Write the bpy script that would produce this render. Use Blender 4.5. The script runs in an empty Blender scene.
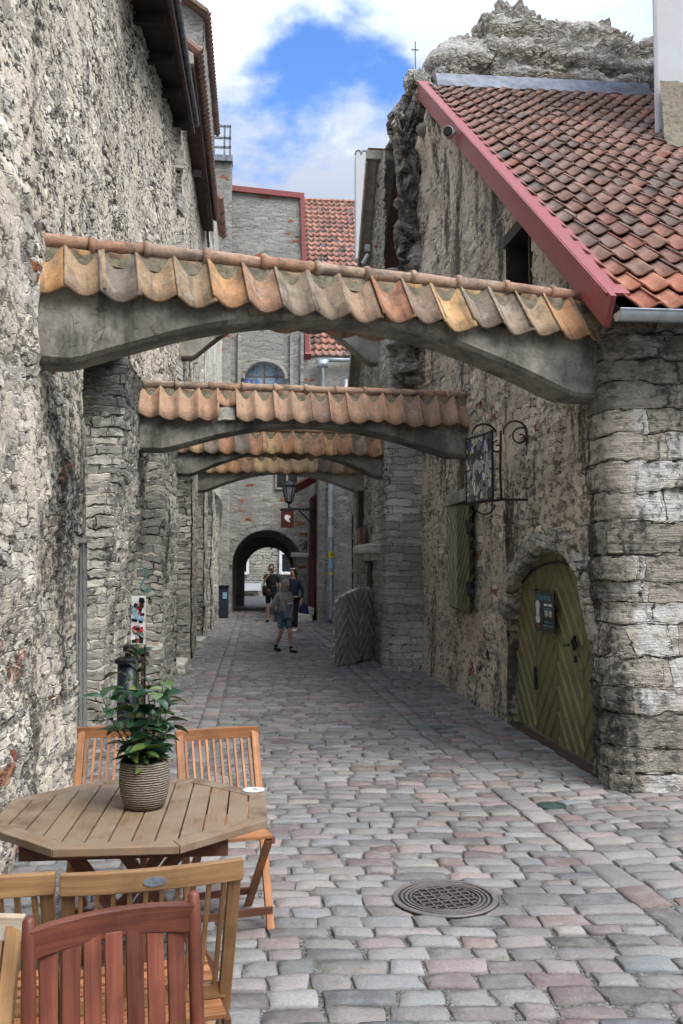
import bpy, bmesh, math, random
import numpy as np
from mathutils import Vector, Matrix, Euler
rng = np.random.default_rng(7); random.seed(7)
R = math.radians
scn = bpy.context.scene; COL = scn.collection
ORG = {}

# ------------------------------------------------------------------ nodes
class G:
    def __init__(s, tree): s.t = tree
    def n(s, typ, ins=None, **props):
        nd = s.t.nodes.new(typ)
        for k, v in props.items(): setattr(nd, k, v)
        for k, v in (ins or {}).items(): s.set(nd.inputs[k], v)
        return nd
    def set(s, sock, v):
        if isinstance(v, bpy.types.NodeSocket): s.t.links.new(v, sock)
        else:
            if hasattr(sock.default_value, '__len__') and isinstance(v, (tuple, list)):
                if len(sock.default_value) == 4 and len(v) == 3: v = (*v, 1)
            sock.default_value = v
    def m(s, op, a, b=0.0, c=None, clamp=False):
        nd = s.n('ShaderNodeMath', operation=op, use_clamp=clamp)
        s.set(nd.inputs[0], a); s.set(nd.inputs[1], b)
        if c is not None: s.set(nd.inputs[2], c)
        return nd.outputs[0]
    def vm(s, op, a, b=(0, 0, 0)):
        nd = s.n('ShaderNodeVectorMath', operation=op); s.set(nd.inputs[0], a)
        if op == 'SCALE': s.set(nd.inputs['Scale'], b)
        else: s.set(nd.inputs[1], b)
        return nd.outputs[0]
    def mix(s, f, a, b, blend='MIX'):
        nd = s.n('ShaderNodeMix', data_type='RGBA', blend_type=blend)
        s.set(nd.inputs[0], f); s.set(nd.inputs[6], a); s.set(nd.inputs[7], b)
        return nd.outputs[2]
    def ss(s, x, a, b, lo=0.0, hi=1.0):
        nd = s.n('ShaderNodeMapRange', interpolation_type='SMOOTHSTEP')
        for i, v in enumerate((x, a, b, lo, hi)): s.set(nd.inputs[i], v)
        return nd.outputs[0]
    def ramp(s, f, stops, interp='LINEAR'):
        nd = s.n('ShaderNodeValToRGB'); cr = nd.color_ramp; cr.interpolation = interp
        while len(cr.elements) < len(stops): cr.elements.new(0.5)
        for e, (p, c) in zip(cr.elements, stops): e.position = p; e.color = (*c, 1)
        s.set(nd.inputs[0], f); return nd.outputs[0]
    def noise(s, v, scale=5., detail=2., rough=.5, out=0, dim='3D', dist=0.):
        nd = s.n('ShaderNodeTexNoise', noise_dimensions=dim)
        if dim != '1D': s.set(nd.inputs['Vector'], v)
        else: s.set(nd.inputs['W'], v)
        s.set(nd.inputs['Scale'], scale); s.set(nd.inputs['Detail'], detail); s.set(nd.inputs['Roughness'], rough)
        s.set(nd.inputs['Distortion'], dist)
        return nd.outputs[out]
    def vor(s, v, feat='F1', out=0, rand=1.):
        nd = s.n('ShaderNodeTexVoronoi', feature=feat); s.set(nd.inputs['Vector'], v)
        s.set(nd.inputs['Scale'], 1.0); s.set(nd.inputs['Randomness'], rand)
        return nd.outputs[out]
    def sep(s, v):
        nd = s.n('ShaderNodeSeparateXYZ'); s.set(nd.inputs[0], v); return nd.outputs
    def comb(s, x, y, z):
        nd = s.n('ShaderNodeCombineXYZ')
        for i, v in enumerate((x, y, z)): s.set(nd.inputs[i], v)
        return nd.outputs[0]
    def pos(s): return s.n('ShaderNodeNewGeometry').outputs['Position']
    def attr(s, name, out='Vector'): return s.n('ShaderNodeAttribute', attribute_name=name).outputs[out]
    def mul(s, col, k): return s.mix(1.0, col, s.n('ShaderNodeCombineColor', {0: k, 1: k, 2: k}).outputs[0] if isinstance(k, bpy.types.NodeSocket) else (k, k, k), 'MULTIPLY')

def newmat(name):
    m = bpy.data.materials.new(name); m.use_nodes = True; m.node_tree.nodes.clear()
    return m, G(m.node_tree)
def finish(m, g, col, rough=.9, metal=0., height=None, dist=.01, disp=None, spec=.3, extra=None, bumps=1.):
    ins = {'Base Color': col, 'Roughness': rough, 'Metallic': metal, 'Specular IOR Level': spec}
    ins.update(extra or {})
    b = g.n('ShaderNodeBsdfPrincipled', ins)
    if height is not None:
        bu = g.n('ShaderNodeBump', {'Height': height, 'Distance': dist, 'Strength': bumps})
        g.set(b.inputs['Normal'], bu.outputs[0])
    o = g.n('ShaderNodeOutputMaterial'); g.set(o.inputs[0], b.outputs[0])
    if disp is not None:
        d = g.n('ShaderNodeDisplacement', {'Height': disp[0], 'Midlevel': disp[2], 'Scale': disp[1]})
        g.set(o.inputs['Displacement'], d.outputs[0]); m.displacement_method = 'BOTH'
    return m

def stone(name, cw=.24, ch=.1, cols=None, mortar=(.5, .46, .38), disp=.05, mw=.1, brick=0., stain=.5, pits=.5,
          coursed=False, warp=.06, plaster=0., plcol=(.4, .35, .28), stz=.35, rough_disp=.35, white=0., upper_dark=None, strata=0., stains=1.2, fill=.5, stf=22.):
    m, g = newmat(name)
    P = g.pos(); X, Y, Z = g.sep(P)
    wn = g.vm('SUBTRACT', g.noise(P, 4., 2., .55, out=1), (.5, .5, .5))
    Pw = g.vm('ADD', P, g.vm('SCALE', wn, warp * 4))
    X2, Y2, Z2 = g.sep(Pw)
    cols = cols or [(.3, .29, .27), (.42, .39, .33), (.22, .22, .21), (.5, .47, .4)]
    if coursed:
        zz = g.m('ADD', g.m('DIVIDE', Z2, ch), g.m('MULTIPLY', g.noise(Z, .9, 1., .5, dim='1D'), 2.2))
        row = g.m('FLOOR', zz); fz = g.m('FRACT', zz)
        rr = g.n('ShaderNodeTexWhiteNoise', {'W': row}, noise_dimensions='1D').outputs[0]
        xs = g.m('ADD', g.m('MULTIPLY', g.m('DIVIDE', g.m('ADD', X2, Y2), cw), g.m('ADD', .7, g.m('MULTIPLY', rr, .7))), g.m('MULTIPLY', rr, 17.))
        xs = g.m('ADD', xs, g.m('MULTIPLY', g.noise(g.comb(xs, row, 0.), 1.3, 0.), .8))
        cl = g.m('FLOOR', xs); fx = g.m('FRACT', xs)
        ex = g.m('MULTIPLY', g.m('MINIMUM', fx, g.m('SUBTRACT', 1., fx)), cw / ch)
        ez = g.m('MINIMUM', fz, g.m('SUBTRACT', 1., fz))
        e = g.m('MINIMUM', ex, ez)
        wnz = g.n('ShaderNodeTexWhiteNoise', {'Vector': g.comb(cl, row, 0.)}, noise_dimensions='3D').outputs[1]
        c0, c1, c2 = g.sep(wnz)
        facet = g.m('ADD', g.m('MULTIPLY', g.m('SUBTRACT', fx, .5), g.m('SUBTRACT', c0, .5)), g.m('MULTIPLY', g.m('SUBTRACT', fz, .5), g.m('SUBTRACT', c1, .5)))
    else:
        V = g.vm('MULTIPLY', Pw, (1 / cw, 1 / cw, 1 / ch))
        e = g.vor(V, 'DISTANCE_TO_EDGE')
        vn = g.n('ShaderNodeTexVoronoi', feature='F1'); g.set(vn.inputs['Vector'], V); g.set(vn.inputs['Scale'], 1.)
        c0, c1, c2 = g.sep(vn.outputs[1])
        dl = g.vm('SUBTRACT', V, vn.outputs[2]); dt = g.n('ShaderNodeVectorMath', operation='DOT_PRODUCT'); g.set(dt.inputs[0], dl); g.set(dt.inputs[1], g.vm('SUBTRACT', vn.outputs[1], (.5, .5, .5)))
        facet = dt.outputs['Value']
    fine = g.noise(P, 22., 5., .65)
    med = g.noise(P, 5., 4., .6)
    big = g.noise(P, 1.1, 3., .6)
    e = g.m('ADD', e, g.m('MULTIPLY', g.m('SUBTRACT', fine, .5), .12))
    mask = g.ss(e, mw * .3, mw * 1.5)
    n = len(cols)
    sc = g.ramp(c0, [((i + .5) / n, c) for i, c in enumerate(cols)])
    sc = g.mix(g.m('MULTIPLY', g.m('SUBTRACT', fine, .3), .9, clamp=True), sc, g.mul(sc, 1.6))
    if brick > 0:
        bm = g.m('GREATER_THAN', g.m('ADD', c1, g.m('MULTIPLY', g.m('SUBTRACT', big, .5), .5)), 1 - brick)
        sc = g.mix(bm, sc, g.ramp(c2, [(0, (.3, .1, .06)), (1, (.42, .2, .12))]))
    if white > 0:
        wm = g.m('MULTIPLY', g.m('GREATER_THAN', c2, 1 - white), g.ss(g.m('ADD', X, g.m('MULTIPLY', med, .2)), 2.93, 2.99))
        sc = g.mix(g.m('MULTIPLY', wm, g.ss(med, .3, .5)), sc, (.62, .6, .56))
    fl = g.ss(g.noise(P, 2.3, 4., .65), .66 - fill * .3, .74 - fill * .3)
    col = g.mix(mask, g.mix(fl, (.07, .063, .052), g.mix(fine, tuple(v * .75 for v in mortar), mortar)), sc)
    hgt = g.m('MULTIPLY', mask, g.m('ADD', g.m('ADD', .45, g.m('MULTIPLY', c1, .55)), g.m('MULTIPLY', facet, 1.1)))
    hgt = g.m('ADD', hgt, g.m('MULTIPLY', g.m('MULTIPLY', g.m('SUBTRACT', 1., mask), fl), .5))
    if strata > 0:
        st = g.noise(g.vm('MULTIPLY', P, (1.5, 1.5, stf)), 1., 5., .68, dist=.5)
        hgt = g.m('ADD', hgt, g.m('MULTIPLY', st, strata))
        col = g.mix(g.ss(st, .5, .3), col, g.mul(col, .55))
    if plaster > 0:
        pm = g.ss(g.noise(P, 1.7, 4., .65), .62 - plaster * .3, .7 - plaster * .3)
        col = g.mix(g.m('MULTIPLY', pm, .9), col, g.mix(fine, g.mul(plcol, .7), plcol) if False else g.mix(fine, tuple(v * .6 for v in plcol), plcol))
        hgt = g.mix(g.m('MULTIPLY', pm, .85), hgt, g.m('ADD', .62, g.m('MULTIPLY', med, .35)))
    col = g.mix(g.ss(g.noise(P, .7, 4., .6), .4, .62, 0., .55), col, g.mul(col, .6))
    # black lichen stains with their own ragged outline
    sn = g.noise(g.vm('MULTIPLY', P, (1., 1., stz)), stains, 5., .68)
    sm = g.m('MULTIPLY', g.ss(g.m('ADD', sn, g.m('MULTIPLY', g.m('SUBTRACT', fine, .5), .35)), .72 - stain * .3, .8 - stain * .25), .88)
    if upper_dark is not None:
        s0 = g.ss(g.m('ADD', g.m('ADD', Z, 0.), g.m('MULTIPLY', g.m('SUBTRACT', med, .5), 2.2)), upper_dark[0], upper_dark[1])  # colour goes darker above a given height, with a noisy edge
        sm = g.m('MAXIMUM', sm, g.m('MULTIPLY', s0, upper_dark[2]))
    col = g.mix(sm, col, g.mix(fine, (.012, .012, .012), (.07, .068, .062)))
    pn = g.m('ADD', g.noise(g.vm('MULTIPLY', P, (1., 1., 1.9)), 9., 4., .65), g.m('MULTIPLY', g.m('SUBTRACT', big, .5), -.35))
    pt = g.m('MULTIPLY', g.ss(pn, .47, .4), pits)
    col = g.mix(pt, col, (.03, .028, .025))
    hgt = g.m('SUBTRACT', g.m('ADD', hgt, g.m('MULTIPLY', g.m('ADD', g.m('MULTIPLY', fine, .6), med), rough_disp)), g.m('MULTIPLY', pt, .5))
    return finish(m, g, col, .95, disp=(hgt, disp, .5), spec=.15)

def simple(name, col, rough=.6, metal=0., var=.25, scale=8., bump=.002, spec=.4, extra=None, col2=None, obj=False):
    m, g = newmat(name)
    P = g.attr('gv') if obj else g.pos()
    n1 = g.noise(P, scale, 5., .65)
    c2 = col2 or tuple(c * (1 - var) * .7 for c in col)
    c = g.mix(g.ss(n1, .35, .7), col, c2)
    return finish(m, g, c, rough, metal, n1, bump, spec=spec, extra=extra)

def wood(name, c1, c2, rough=.55, grain=1., weather=None):
    m, g = newmat(name)
    v = g.attr('gv'); rv = g.attr('rv'); r0, r1, r2 = g.sep(rv)
    vv = g.vm('ADD', g.vm('MULTIPLY', v, (3., 60., 60.)), g.vm('SCALE', rv, 40.))
    gr = g.noise(vv, 1., 4., .6, dist=.4)
    fine = g.noise(g.vm('MULTIPLY', vv, (2., 5., 5.)), 1., 2., .6)
    blot = g.noise(g.vm('ADD', v, g.vm('SCALE', rv, 9.)), 7., 3., .6)
    c = g.mix(g.ss(gr, .3, .7), c1, c2)
    c = g.mix(g.m('MULTIPLY', g.ss(blot, .4, .7), .6), c, g.mul(c, .48))
    c = g.mul(c, g.m('ADD', .72, g.m('MULTIPLY', r0, .5)))
    if weather: c = g.mix(g.ss(g.m('ADD', blot, g.m('MULTIPLY', gr, .3)), .5, .75), c, weather)
    h = g.m('ADD', gr, g.m('MULTIPLY', fine, .5))
    return finish(m, g, c, rough, height=h, dist=.0012 * grain, spec=.35)

def tilemat(name, stops, grime=.5, lichen=(.3, .29, .24)):
    m, g = newmat(name)
    P = g.pos(); rv = g.attr('rv'); r0, r1, r2 = g.sep(rv); gv = g.attr('gv')
    c = g.ramp(r0, stops)
    n1 = g.noise(g.vm('ADD', P, g.vm('SCALE', rv, 5.)), 7., 5., .7)
    f = g.noise(P, 45., 4., .65)
    stv = g.noise(g.vm('ADD', g.vm('MULTIPLY', gv, (2.5, 22., 0.)), g.vm('SCALE', rv, 30.)), 1., 4., .6)
    c = g.mix(g.m('MULTIPLY', g.ss(stv, .5, .68), grime), c, (.07, .062, .055))
    c = g.mix(g.m('MULTIPLY', g.ss(n1, .42, .7), grime), c, (.05, .045, .04))
    c = g.mix(g.m('MULTIPLY', g.ss(g.noise(g.vm('ADD', P, (3., 9., 1.)), 11., 5., .7), .54, .7), .7), c, lichen)
    c = g.mul(c, g.m('ADD', .6, g.m('MULTIPLY', f, .8)))
    return finish(m, g, c, .85, height=g.m('ADD', n1, g.m('MULTIPLY', f, .5)), dist=.004, spec=.2)

# ------------------------------------------------------------------ mesh helpers
def tag(o, label=None, cat=None, group=None, kind=None):
    if label: o['label'] = label
    if cat: o['category'] = cat
    if group: o['group'] = group
    if kind: o['kind'] = kind
    return o
def thing(name, label, cat, loc=(0, 0, 0), group=None):
    o = bpy.data.objects.new(name, None); COL.objects.link(o); o.location = loc; o.empty_display_size = .1
    ORG[o.name] = np.array(loc, float)
    return tag(o, label, cat, group)

class MB:
    def __init__(s): s.V = []; s.F = []; s.A = []; s.Rv = []; s.n = 0; s.C = []
    def add(s, v, f, gv=None, rv=None):
        v = np.asarray(v, float).reshape(-1, 3); k = len(v)
        s.V.append(v); s.A.append(v if gv is None else np.asarray(gv, float).reshape(-1, 3))
        if rv is None: rv = rng.random(3)
        rv = np.asarray(rv, float)
        s.Rv.append(np.tile(rv, (k, 1)) if rv.ndim == 1 else rv)
        f = f if isinstance(f, list) else f.tolist()
        o = s.n; s.F += [[i + o for i in q] for q in f]; s.n += k; s.C.append((v, f, s.A[-1], s.Rv[-1]))
        return s
    def box(s, c, sz, rot=None, rv=None):
        sx, sy, sz_ = [q / 2 for q in sz]
        l = np.array([(x, y, z) for x in (-sx, sx) for y in (-sy, sy) for z in (-sz_, sz_)])
        v = l if rot is None else l @ np.array(rot).T
        ax = int(np.argmax(sz)); o = [ax] + [i for i in range(3) if i != ax]
        return s.add(v + np.array(c), [(0, 1, 3, 2), (4, 6, 7, 5), (0, 4, 5, 1), (2, 3, 7, 6), (0, 2, 6, 4), (1, 5, 7, 3)], gv=l[:, o], rv=rv)
    def bar(s, p, q, w, h, up=(0, 0, 1), rv=None):
        p = Vector(p); q = Vector(q); d = (q - p); L = d.length; d.normalize()
        up = Vector(up)
        if abs(d.dot(up)) > .98: up = Vector((0, 1, 0))
        sd = d.cross(up).normalized(); u = sd.cross(d)
        M = np.array([d, sd, u]).T
        return s.box((p + q) / 2, (L, w, h), rot=M, rv=rv) if L >= max(w, h) else s.box((p + q) / 2, (L, w, h), rot=M, rv=rv)
    def tube(s, pts, rad, n=10, cap=True, rv=None):
        pts = [Vector(p) for p in pts]; k = len(pts)
        rad = [rad] * k if not hasattr(rad, '__len__') else rad
        rings = []; prev = None; gv = []; L = 0
        for i, p in enumerate(pts):
            d = (pts[min(i + 1, k - 1)] - pts[max(i - 1, 0)]).normalized()
            if prev is None: a = d.orthogonal().normalized()
            else: a = (prev - d * prev.dot(d)).normalized()
            prev = a; b = d.cross(a)
            if i: L += (p - pts[i - 1]).length
            for j in range(n):
                t = 2 * math.pi * j / n
                rings.append(p + (a * math.cos(t) + b * math.sin(t)) * rad[i]); gv.append((L, math.cos(t) * rad[i], math.sin(t) * rad[i]))
        f = [(i * n + j, i * n + (j + 1) % n, (i + 1) * n + (j + 1) % n, (i + 1) * n + j) for i in range(k - 1) for j in range(n)]
        if cap: f += [tuple(range(n))[::-1], tuple(range((k - 1) * n, k * n))]
        return s.add([tuple(r) for r in rings], f, gv=gv, rv=rv)
    def lathe(s, prof, c=(0, 0, 0), n=32, rv=None):
        v = [(c[0] + r * math.cos(2 * math.pi * j / n), c[1] + r * math.sin(2 * math.pi * j / n), c[2] + z) for r, z in prof for j in range(n)]
        f = [(i * n + j, i * n + (j + 1) % n, (i + 1) * n + (j + 1) % n, (i + 1) * n + j) for i in range(len(prof) - 1) for j in range(n)]
        f += [tuple(range(n))[::-1], tuple(range((len(prof) - 1) * n, len(prof) * n))]
        return s.add(v, f, rv=rv)
    def grid(s, P, facing=None, gv=None, rv=None, mask=None):
        P = np.asarray(P, float); a, b = P.shape[:2]
        i = np.arange(a - 1)[:, None] * b + np.arange(b - 1)[None, :]
        q = np.stack([i, i + b, i + b + 1, i + 1], -1)
        if facing is not None:
            nn = np.cross(P[1:, :-1] - P[:-1, :-1], P[:-1, 1:] - P[:-1, :-1]).reshape(-1, 3).sum(0)
            if nn @ np.array(facing) < 0: q = q[..., ::-1]
        q = q.reshape(-1, 4) if mask is None else q[mask]
        return s.add(P.reshape(-1, 3), q, gv=gv, rv=rv)
    def prism(s, poly, axis, a, b, rv=None):
        """polygon of 2D points extruded along axis (0,1,2) from a to b"""
        k = len(poly); idx = [i for i in range(3) if i != axis]
        v = np.zeros((2 * k, 3))
        for j, t in enumerate((a, b)):
            v[j * k:(j + 1) * k, axis] = t; v[j * k:(j + 1) * k, idx[0]] = [p[0] for p in poly]; v[j * k:(j + 1) * k, idx[1]] = [p[1] for p in poly]
        f = [tuple(range(k)), tuple(range(k, 2 * k))[::-1]] + [(i, i + k, (i + 1) % k + k, (i + 1) % k) for i in range(k)]
        return s.add(v, f, rv=rv)
    def split(s, name, mat, parent, **k):
        for v, f, a, r_ in s.C:
            m_ = MB(); m_.add(v, f, gv=a, rv=r_); m_.build(name, mat, parent, **k)
    def build(s, name, mat, parent=None, label=None, cat=None, group=None, kind=None, smooth=False, bevel=0., recalc=False):
        V = np.concatenate(s.V)
        if parent is not None: org = ORG[parent.name]
        else:
            lo, hi = V.min(0), V.max(0); org = np.array([(lo[0] + hi[0]) / 2, (lo[1] + hi[1]) / 2, lo[2]])
        me = bpy.data.meshes.new(name); me.from_pydata((V - org).tolist(), [], s.F)
        for nm, dat in (('gv', s.A), ('rv', s.Rv)):
            at = me.attributes.new(nm, 'FLOAT_VECTOR', 'POINT'); at.data.foreach_set('vector', np.concatenate(dat).astype(np.float32).ravel())
        if recalc:
            bm = bmesh.new(); bm.from_mesh(me); bmesh.ops.recalc_face_normals(bm, faces=bm.faces); bm.to_mesh(me); bm.free()
        if smooth: me.polygons.foreach_set('use_smooth', [True] * len(me.polygons))
        me.materials.append(mat); me.update()
        o = bpy.data.objects.new(name, me); COL.objects.link(o)
        if parent is not None: o.parent = parent; ORG[o.name] = ORG[parent.name]
        else: o.location = org; ORG[o.name] = org
        if bevel > 0:
            b = o.modifiers.new('bevel', 'BEVEL'); b.width = bevel; b.segments = 2; b.limit_method = 'ANGLE'
        return tag(o, label, cat, group, kind)

def geo(a, b, base, per=None, lo=.01):
    """spacing growing with distance from the camera"""
    out = [a]; y = a
    while y < b:
        y += max(lo, base * max(abs(y), 2.)); out.append(min(y, b))
    return np.array(out)
def lin(a, b, d): return np.linspace(a, b, max(2, int(abs(b - a) / d) + 1))
def plane_yz(mb, x, ys, zs, facing, fn=None):
    Yg, Zg = np.meshgrid(ys, zs, indexing='ij'); X = np.full_like(Yg, x) if fn is None else fn(Yg, Zg)
    return mb.grid(np.stack([X, Yg, Zg], -1), facing)
def plane_xz(mb, y, xs, zs, facing=(0, -1, 0), fn=None, mask=None):
    Xg, Zg = np.meshgrid(xs, zs, indexing='ij'); Y = np.full_like(Xg, y) if fn is None else fn(Xg, Zg)
    return mb.grid(np.stack([Xg, Y, Zg], -1), facing)
def sweep(mb, poly, z0, z1, dz, step, facing, fn=None):
    """polyline in plan swept upwards"""
    pts = []
    for (a, b) in zip(poly[:-1], poly[1:]):
        a = np.array(a, float); b = np.array(b, float); L = np.linalg.norm(b - a)
        d = step * max(2., (a[1] + b[1]) / 2) ; k = max(1, int(L / d))
        for i in range(k): pts.append(a + (b - a) * i / k)
    pts.append(np.array(poly[-1], float)); pts = np.array(pts)
    zs = lin(z0, z1, dz)
    Pg = np.zeros((len(pts), len(zs), 3)); Pg[:, :, 0] = pts[:, 0:1]; Pg[:, :, 1] = pts[:, 1:2]; Pg[:, :, 2] = zs[None, :]
    if fn: Pg = fn(Pg)
    return mb.grid(Pg, facing)

# simple smooth value noise for shaping
def vnoise(x, y, seed=0):
    x = np.asarray(x, float); y = np.asarray(y, float)
    xi = np.floor(x).astype(int); yi = np.floor(y).astype(int); xf = x - xi; yf = y - yi
    def h(a, b): 
        v = np.sin(a * 127.1 + b * 311.7 + seed * 74.7) * 43758.5453
        return v - np.floor(v)
    u = xf * xf * (3 - 2 * xf); w = yf * yf * (3 - 2 * yf)
    return (h(xi, yi) * (1 - u) + h(xi + 1, yi) * u) * (1 - w) + (h(xi, yi + 1) * (1 - u) + h(xi + 1, yi + 1) * u) * w
def fbm(x, y, seed=0, o=4):
    s = 0; a = .5
    for i in range(o): s = s + a * vnoise(x * 2 ** i, y * 2 ** i, seed + i); a *= .5
    return s

# ------------------------------------------------------------------ camera, light, sky
cd = bpy.data.cameras.new('camera'); cam = bpy.data.objects.new('camera', cd); COL.objects.link(cam)
cam.location = (0, 0, 1.65); cam.rotation_euler = (R(90 + 3.446), 0, R(-5.304))
cd.sensor_fit = 'HORIZONTAL'; cd.sensor_width = 36; cd.lens = 930 / 683 * 36; cd.clip_start = .05; cd.clip_end = 4000
scn.camera = cam
SUN_EL, SUN_AZ = 52., 140.       # azimuth clockwise from +Y (the lane direction)
w = bpy.data.worlds.new('World'); scn.world = w; w.use_nodes = True; w.node_tree.nodes.clear()
g = G(w.node_tree)
sky = g.n('ShaderNodeTexSky', sky_type='NISHITA', sun_disc=False, sun_elevation=R(SUN_EL), sun_rotation=R(SUN_AZ), air_density=1.0, dust_density=.6, ozone_density=2.)
D = g.n('ShaderNodeTexCoord').outputs['Generated']
dx, dy, dz = g.sep(D)
k = g.m('DIVIDE', 1., g.m('MAXIMUM', g.m('ADD', dz, .12), .05))
CP = g.comb(g.m('MULTIPLY', dx, k), g.m('MULTIPLY', dy, k), 0.)
CP = g.vm('ADD', CP, (8.92, 5.85, 0.))
c1 = g.noise(CP, 1.55, 7., .56, dist=.25)
c2 = g.noise(g.vm('ADD', CP, (.13, -.1, .4)), 1.55, 5., .55, dist=.25)
cov = g.ss(g.m('ADD', c1, g.m('MULTIPLY', g.m('SUBTRACT', .56, dz), .28)), .375, .475)
shade = g.ss(g.m('SUBTRACT', c1, c2), -.05, .09)
thick = g.ss(c1, .5, .66)
ccol = g.mix(shade, (5.6, 6.3, 7.6), (12.2, 12.3, 12.4))
ccol = g.mix(g.m('MULTIPLY', thick, .75), ccol, (4.9, 5.7, 7.2))
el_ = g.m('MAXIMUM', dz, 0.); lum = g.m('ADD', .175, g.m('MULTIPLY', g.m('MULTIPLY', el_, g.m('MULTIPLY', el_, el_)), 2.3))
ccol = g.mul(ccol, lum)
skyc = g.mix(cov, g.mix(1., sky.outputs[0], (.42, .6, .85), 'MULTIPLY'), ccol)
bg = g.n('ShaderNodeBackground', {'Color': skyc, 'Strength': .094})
wo = g.n('ShaderNodeOutputWorld'); g.set(wo.inputs[0], bg.outputs[0])
sl = bpy.data.lights.new('sun', 'SUN'); sl.energy = 1.1; sl.angle = R(32); sl.color = (1, .955, .89)
so = bpy.data.objects.new('sun', sl); COL.objects.link(so)
az = R(SUN_AZ); el = R(SUN_EL)
sd = Vector((math.sin(az) * math.cos(el), math.cos(az) * math.cos(el), math.sin(el)))
so.rotation_euler = sd.to_track_quat('Z', 'Y').to_euler(); so.location = (0, 0, 30)
scn.view_settings.view_transform = 'Standard'; scn.view_settings.look = 'None'
scn.view_settings.exposure = 1.95; scn.view_settings.gamma = 1
scn.cycles.use_adaptive_sampling = True; scn.cycles.adaptive_threshold = .035; scn.cycles.adaptive_min_samples = 16; scn.cycles.caustics_reflective = False; scn.cycles.caustics_refractive = False; scn.cycles.max_bounces = 5; scn.cycles.diffuse_bounces = 3; scn.cycles.use_denoising = True

# ------------------------------------------------------------------ materials
CR = (.56, .51, .42)
M = {}
M['wall_l'] = stone('left_rubble', .28, .085, [(.4, .375, .325), (.6, .55, .455), (.26, .245, .22), (.69, .63, .52), (.46, .43, .37)], (.66, .59, .47), disp=.038, mw=.06, stain=.66, pits=.65, brick=.002, stz=.3, warp=.05, coursed=True, plaster=.55, plcol=(.76, .68, .54), rough_disp=.5, fill=.7, strata=.3, stf=16., stains=.9)
M['wall_lu'] = stone('left_upper_rubble', .2, .075, [(.5, .47, .405), (.67, .615, .51), (.34, .32, .285), (.73, .67, .55)], (.69, .62, .5), disp=.042, mw=.07, stain=.5, pits=.85, stz=.5, warp=.05, coursed=True, plaster=.5, plcol=(.78, .7, .56), rough_disp=.55, fill=.6, strata=.2, stf=14.)
M['pier'] = stone('pier_coursed', .3, .105, [(.27, .265, .24), (.44, .42, .37), (.35, .34, .3), (.54, .51, .44)], (.72, .65, .53), disp=.04, mw=.09, stain=.48, pits=.35, coursed=True, warp=.045, upper_dark=(2.6, 3.6, .8), strata=.35, fill=.75)
M['wall_r'] = stone('right_rubble', .3, .09, [(.45, .4, .325), (.6, .535, .43), (.29, .26, .22), (.68, .61, .49), (.37, .335, .28)], (.58, .51, .4), disp=.034, mw=.055, stain=.62, pits=.55, brick=.01, warp=.045, coursed=True, plaster=.55, plcol=(.7, .61, .47), stz=.3, stains=1.6, rough_disp=.5, fill=.75, strata=.4, stf=16.)
M['ashlar'] = stone('corner_ashlar', .5, .205, [(.34, .31, .26), (.41, .375, .315), (.26, .24, .205), (.46, .42, .35)], (.3, .27, .22), disp=.05, mw=.03, stain=.66, pits=.5, coursed=True, warp=.03, white=.5, stz=.22, strata=.6, stains=1.5, rough_disp=.7, upper_dark=(2.3, 4.2, .7), fill=.4, stf=26.)
M['buttress'] = stone('buttress_courses', .36, .12, [(.4, .385, .35), (.5, .48, .43), (.3, .29, .27), (.56, .53, .48)], (.27, .255, .23), disp=.04, mw=.03, stain=.38, pits=.15, coursed=True, warp=.03, strata=1., fill=.2, stf=36.)
M['wall_r2'] = stone('right_far_rubble', .2, .08, [(.4, .37, .32), (.52, .48, .41), (.28, .265, .24)], (.5, .46, .39), disp=.05, mw=.06, stain=.4, pits=.5, brick=.015, plaster=.3, plcol=(.52, .48, .4), warp=.05, coursed=True, strata=.3)
m, g = newmat('ruin_rock'); P = g.pos()
a1 = g.noise(g.vm('MULTIPLY', P, (.55, .55, 1.1)), 1., 7., .62, dist=.7); a2 = g.noise(g.vm('MULTIPLY', P, (.6, .6, 5.)), 1., 5., .62, dist=.35); a3 = g.noise(P, 7., 5., .65)
rg = g.m('SUBTRACT', 1., g.m('MULTIPLY', g.m('ABSOLUTE', g.m('SUBTRACT', a2, .5)), 5.))
hh_ = g.m('ADD', g.m('MULTIPLY', a1, 1.25), g.m('ADD', g.m('MULTIPLY', g.ss(a2, .42, .56), .7), g.m('MULTIPLY', a3, .35)))
c = g.ramp(a3, [(.3, (.26, .245, .22)), (.5, (.42, .395, .355)), (.68, (.56, .525, .47))]); c = g.mix(g.ss(g.noise(P, 1.4, 5., .6), .5, .66, 0., .6), c, (.38, .35, .3)); c = g.mix(g.ss(a2, .47, .4, 0., .12), c, (.07, .066, .06))
M['ruin'] = finish(m, g, c, .95, height=g.m('ADD', a3, g.m('MULTIPLY', g.noise(P, 30., 4., .7), .3)), dist=.05, disp=(hh_, .3, 1.1), spec=.15)
M['facade'] = stone('facade_stone', .34, .14, [(.26, .255, .23), (.36, .345, .31), (.3, .29, .265)], (.36, .345, .31), disp=.03, mw=.06, stain=.3, pits=.2, coursed=True, brick=.004, fill=1.3, strata=.2)
M['facade_up'] = stone('facade_upper_stone', .3, .1, [(.24, .24, .215), (.32, .31, .28), (.27, .265, .245)], (.32, .31, .28), disp=.03, mw=.06, stain=.3, pits=.3, coursed=True, brick=.01, fill=1.3)
M['lightstone'] = stone('light_stone', .3, .12, [(.56, .53, .46), (.66, .62, .54), (.46, .44, .39)], (.62, .58, .5), disp=.035, mw=.06, stain=.2, pits=.3, coursed=True, fill=1.3)
M['court'] = stone('court_stone', .4, .16, [(.3, .3, .25), (.36, .35, .3)], (.33, .32, .27), disp=.04, mw=.1, stain=.05, pits=.1, coursed=True)
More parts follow.
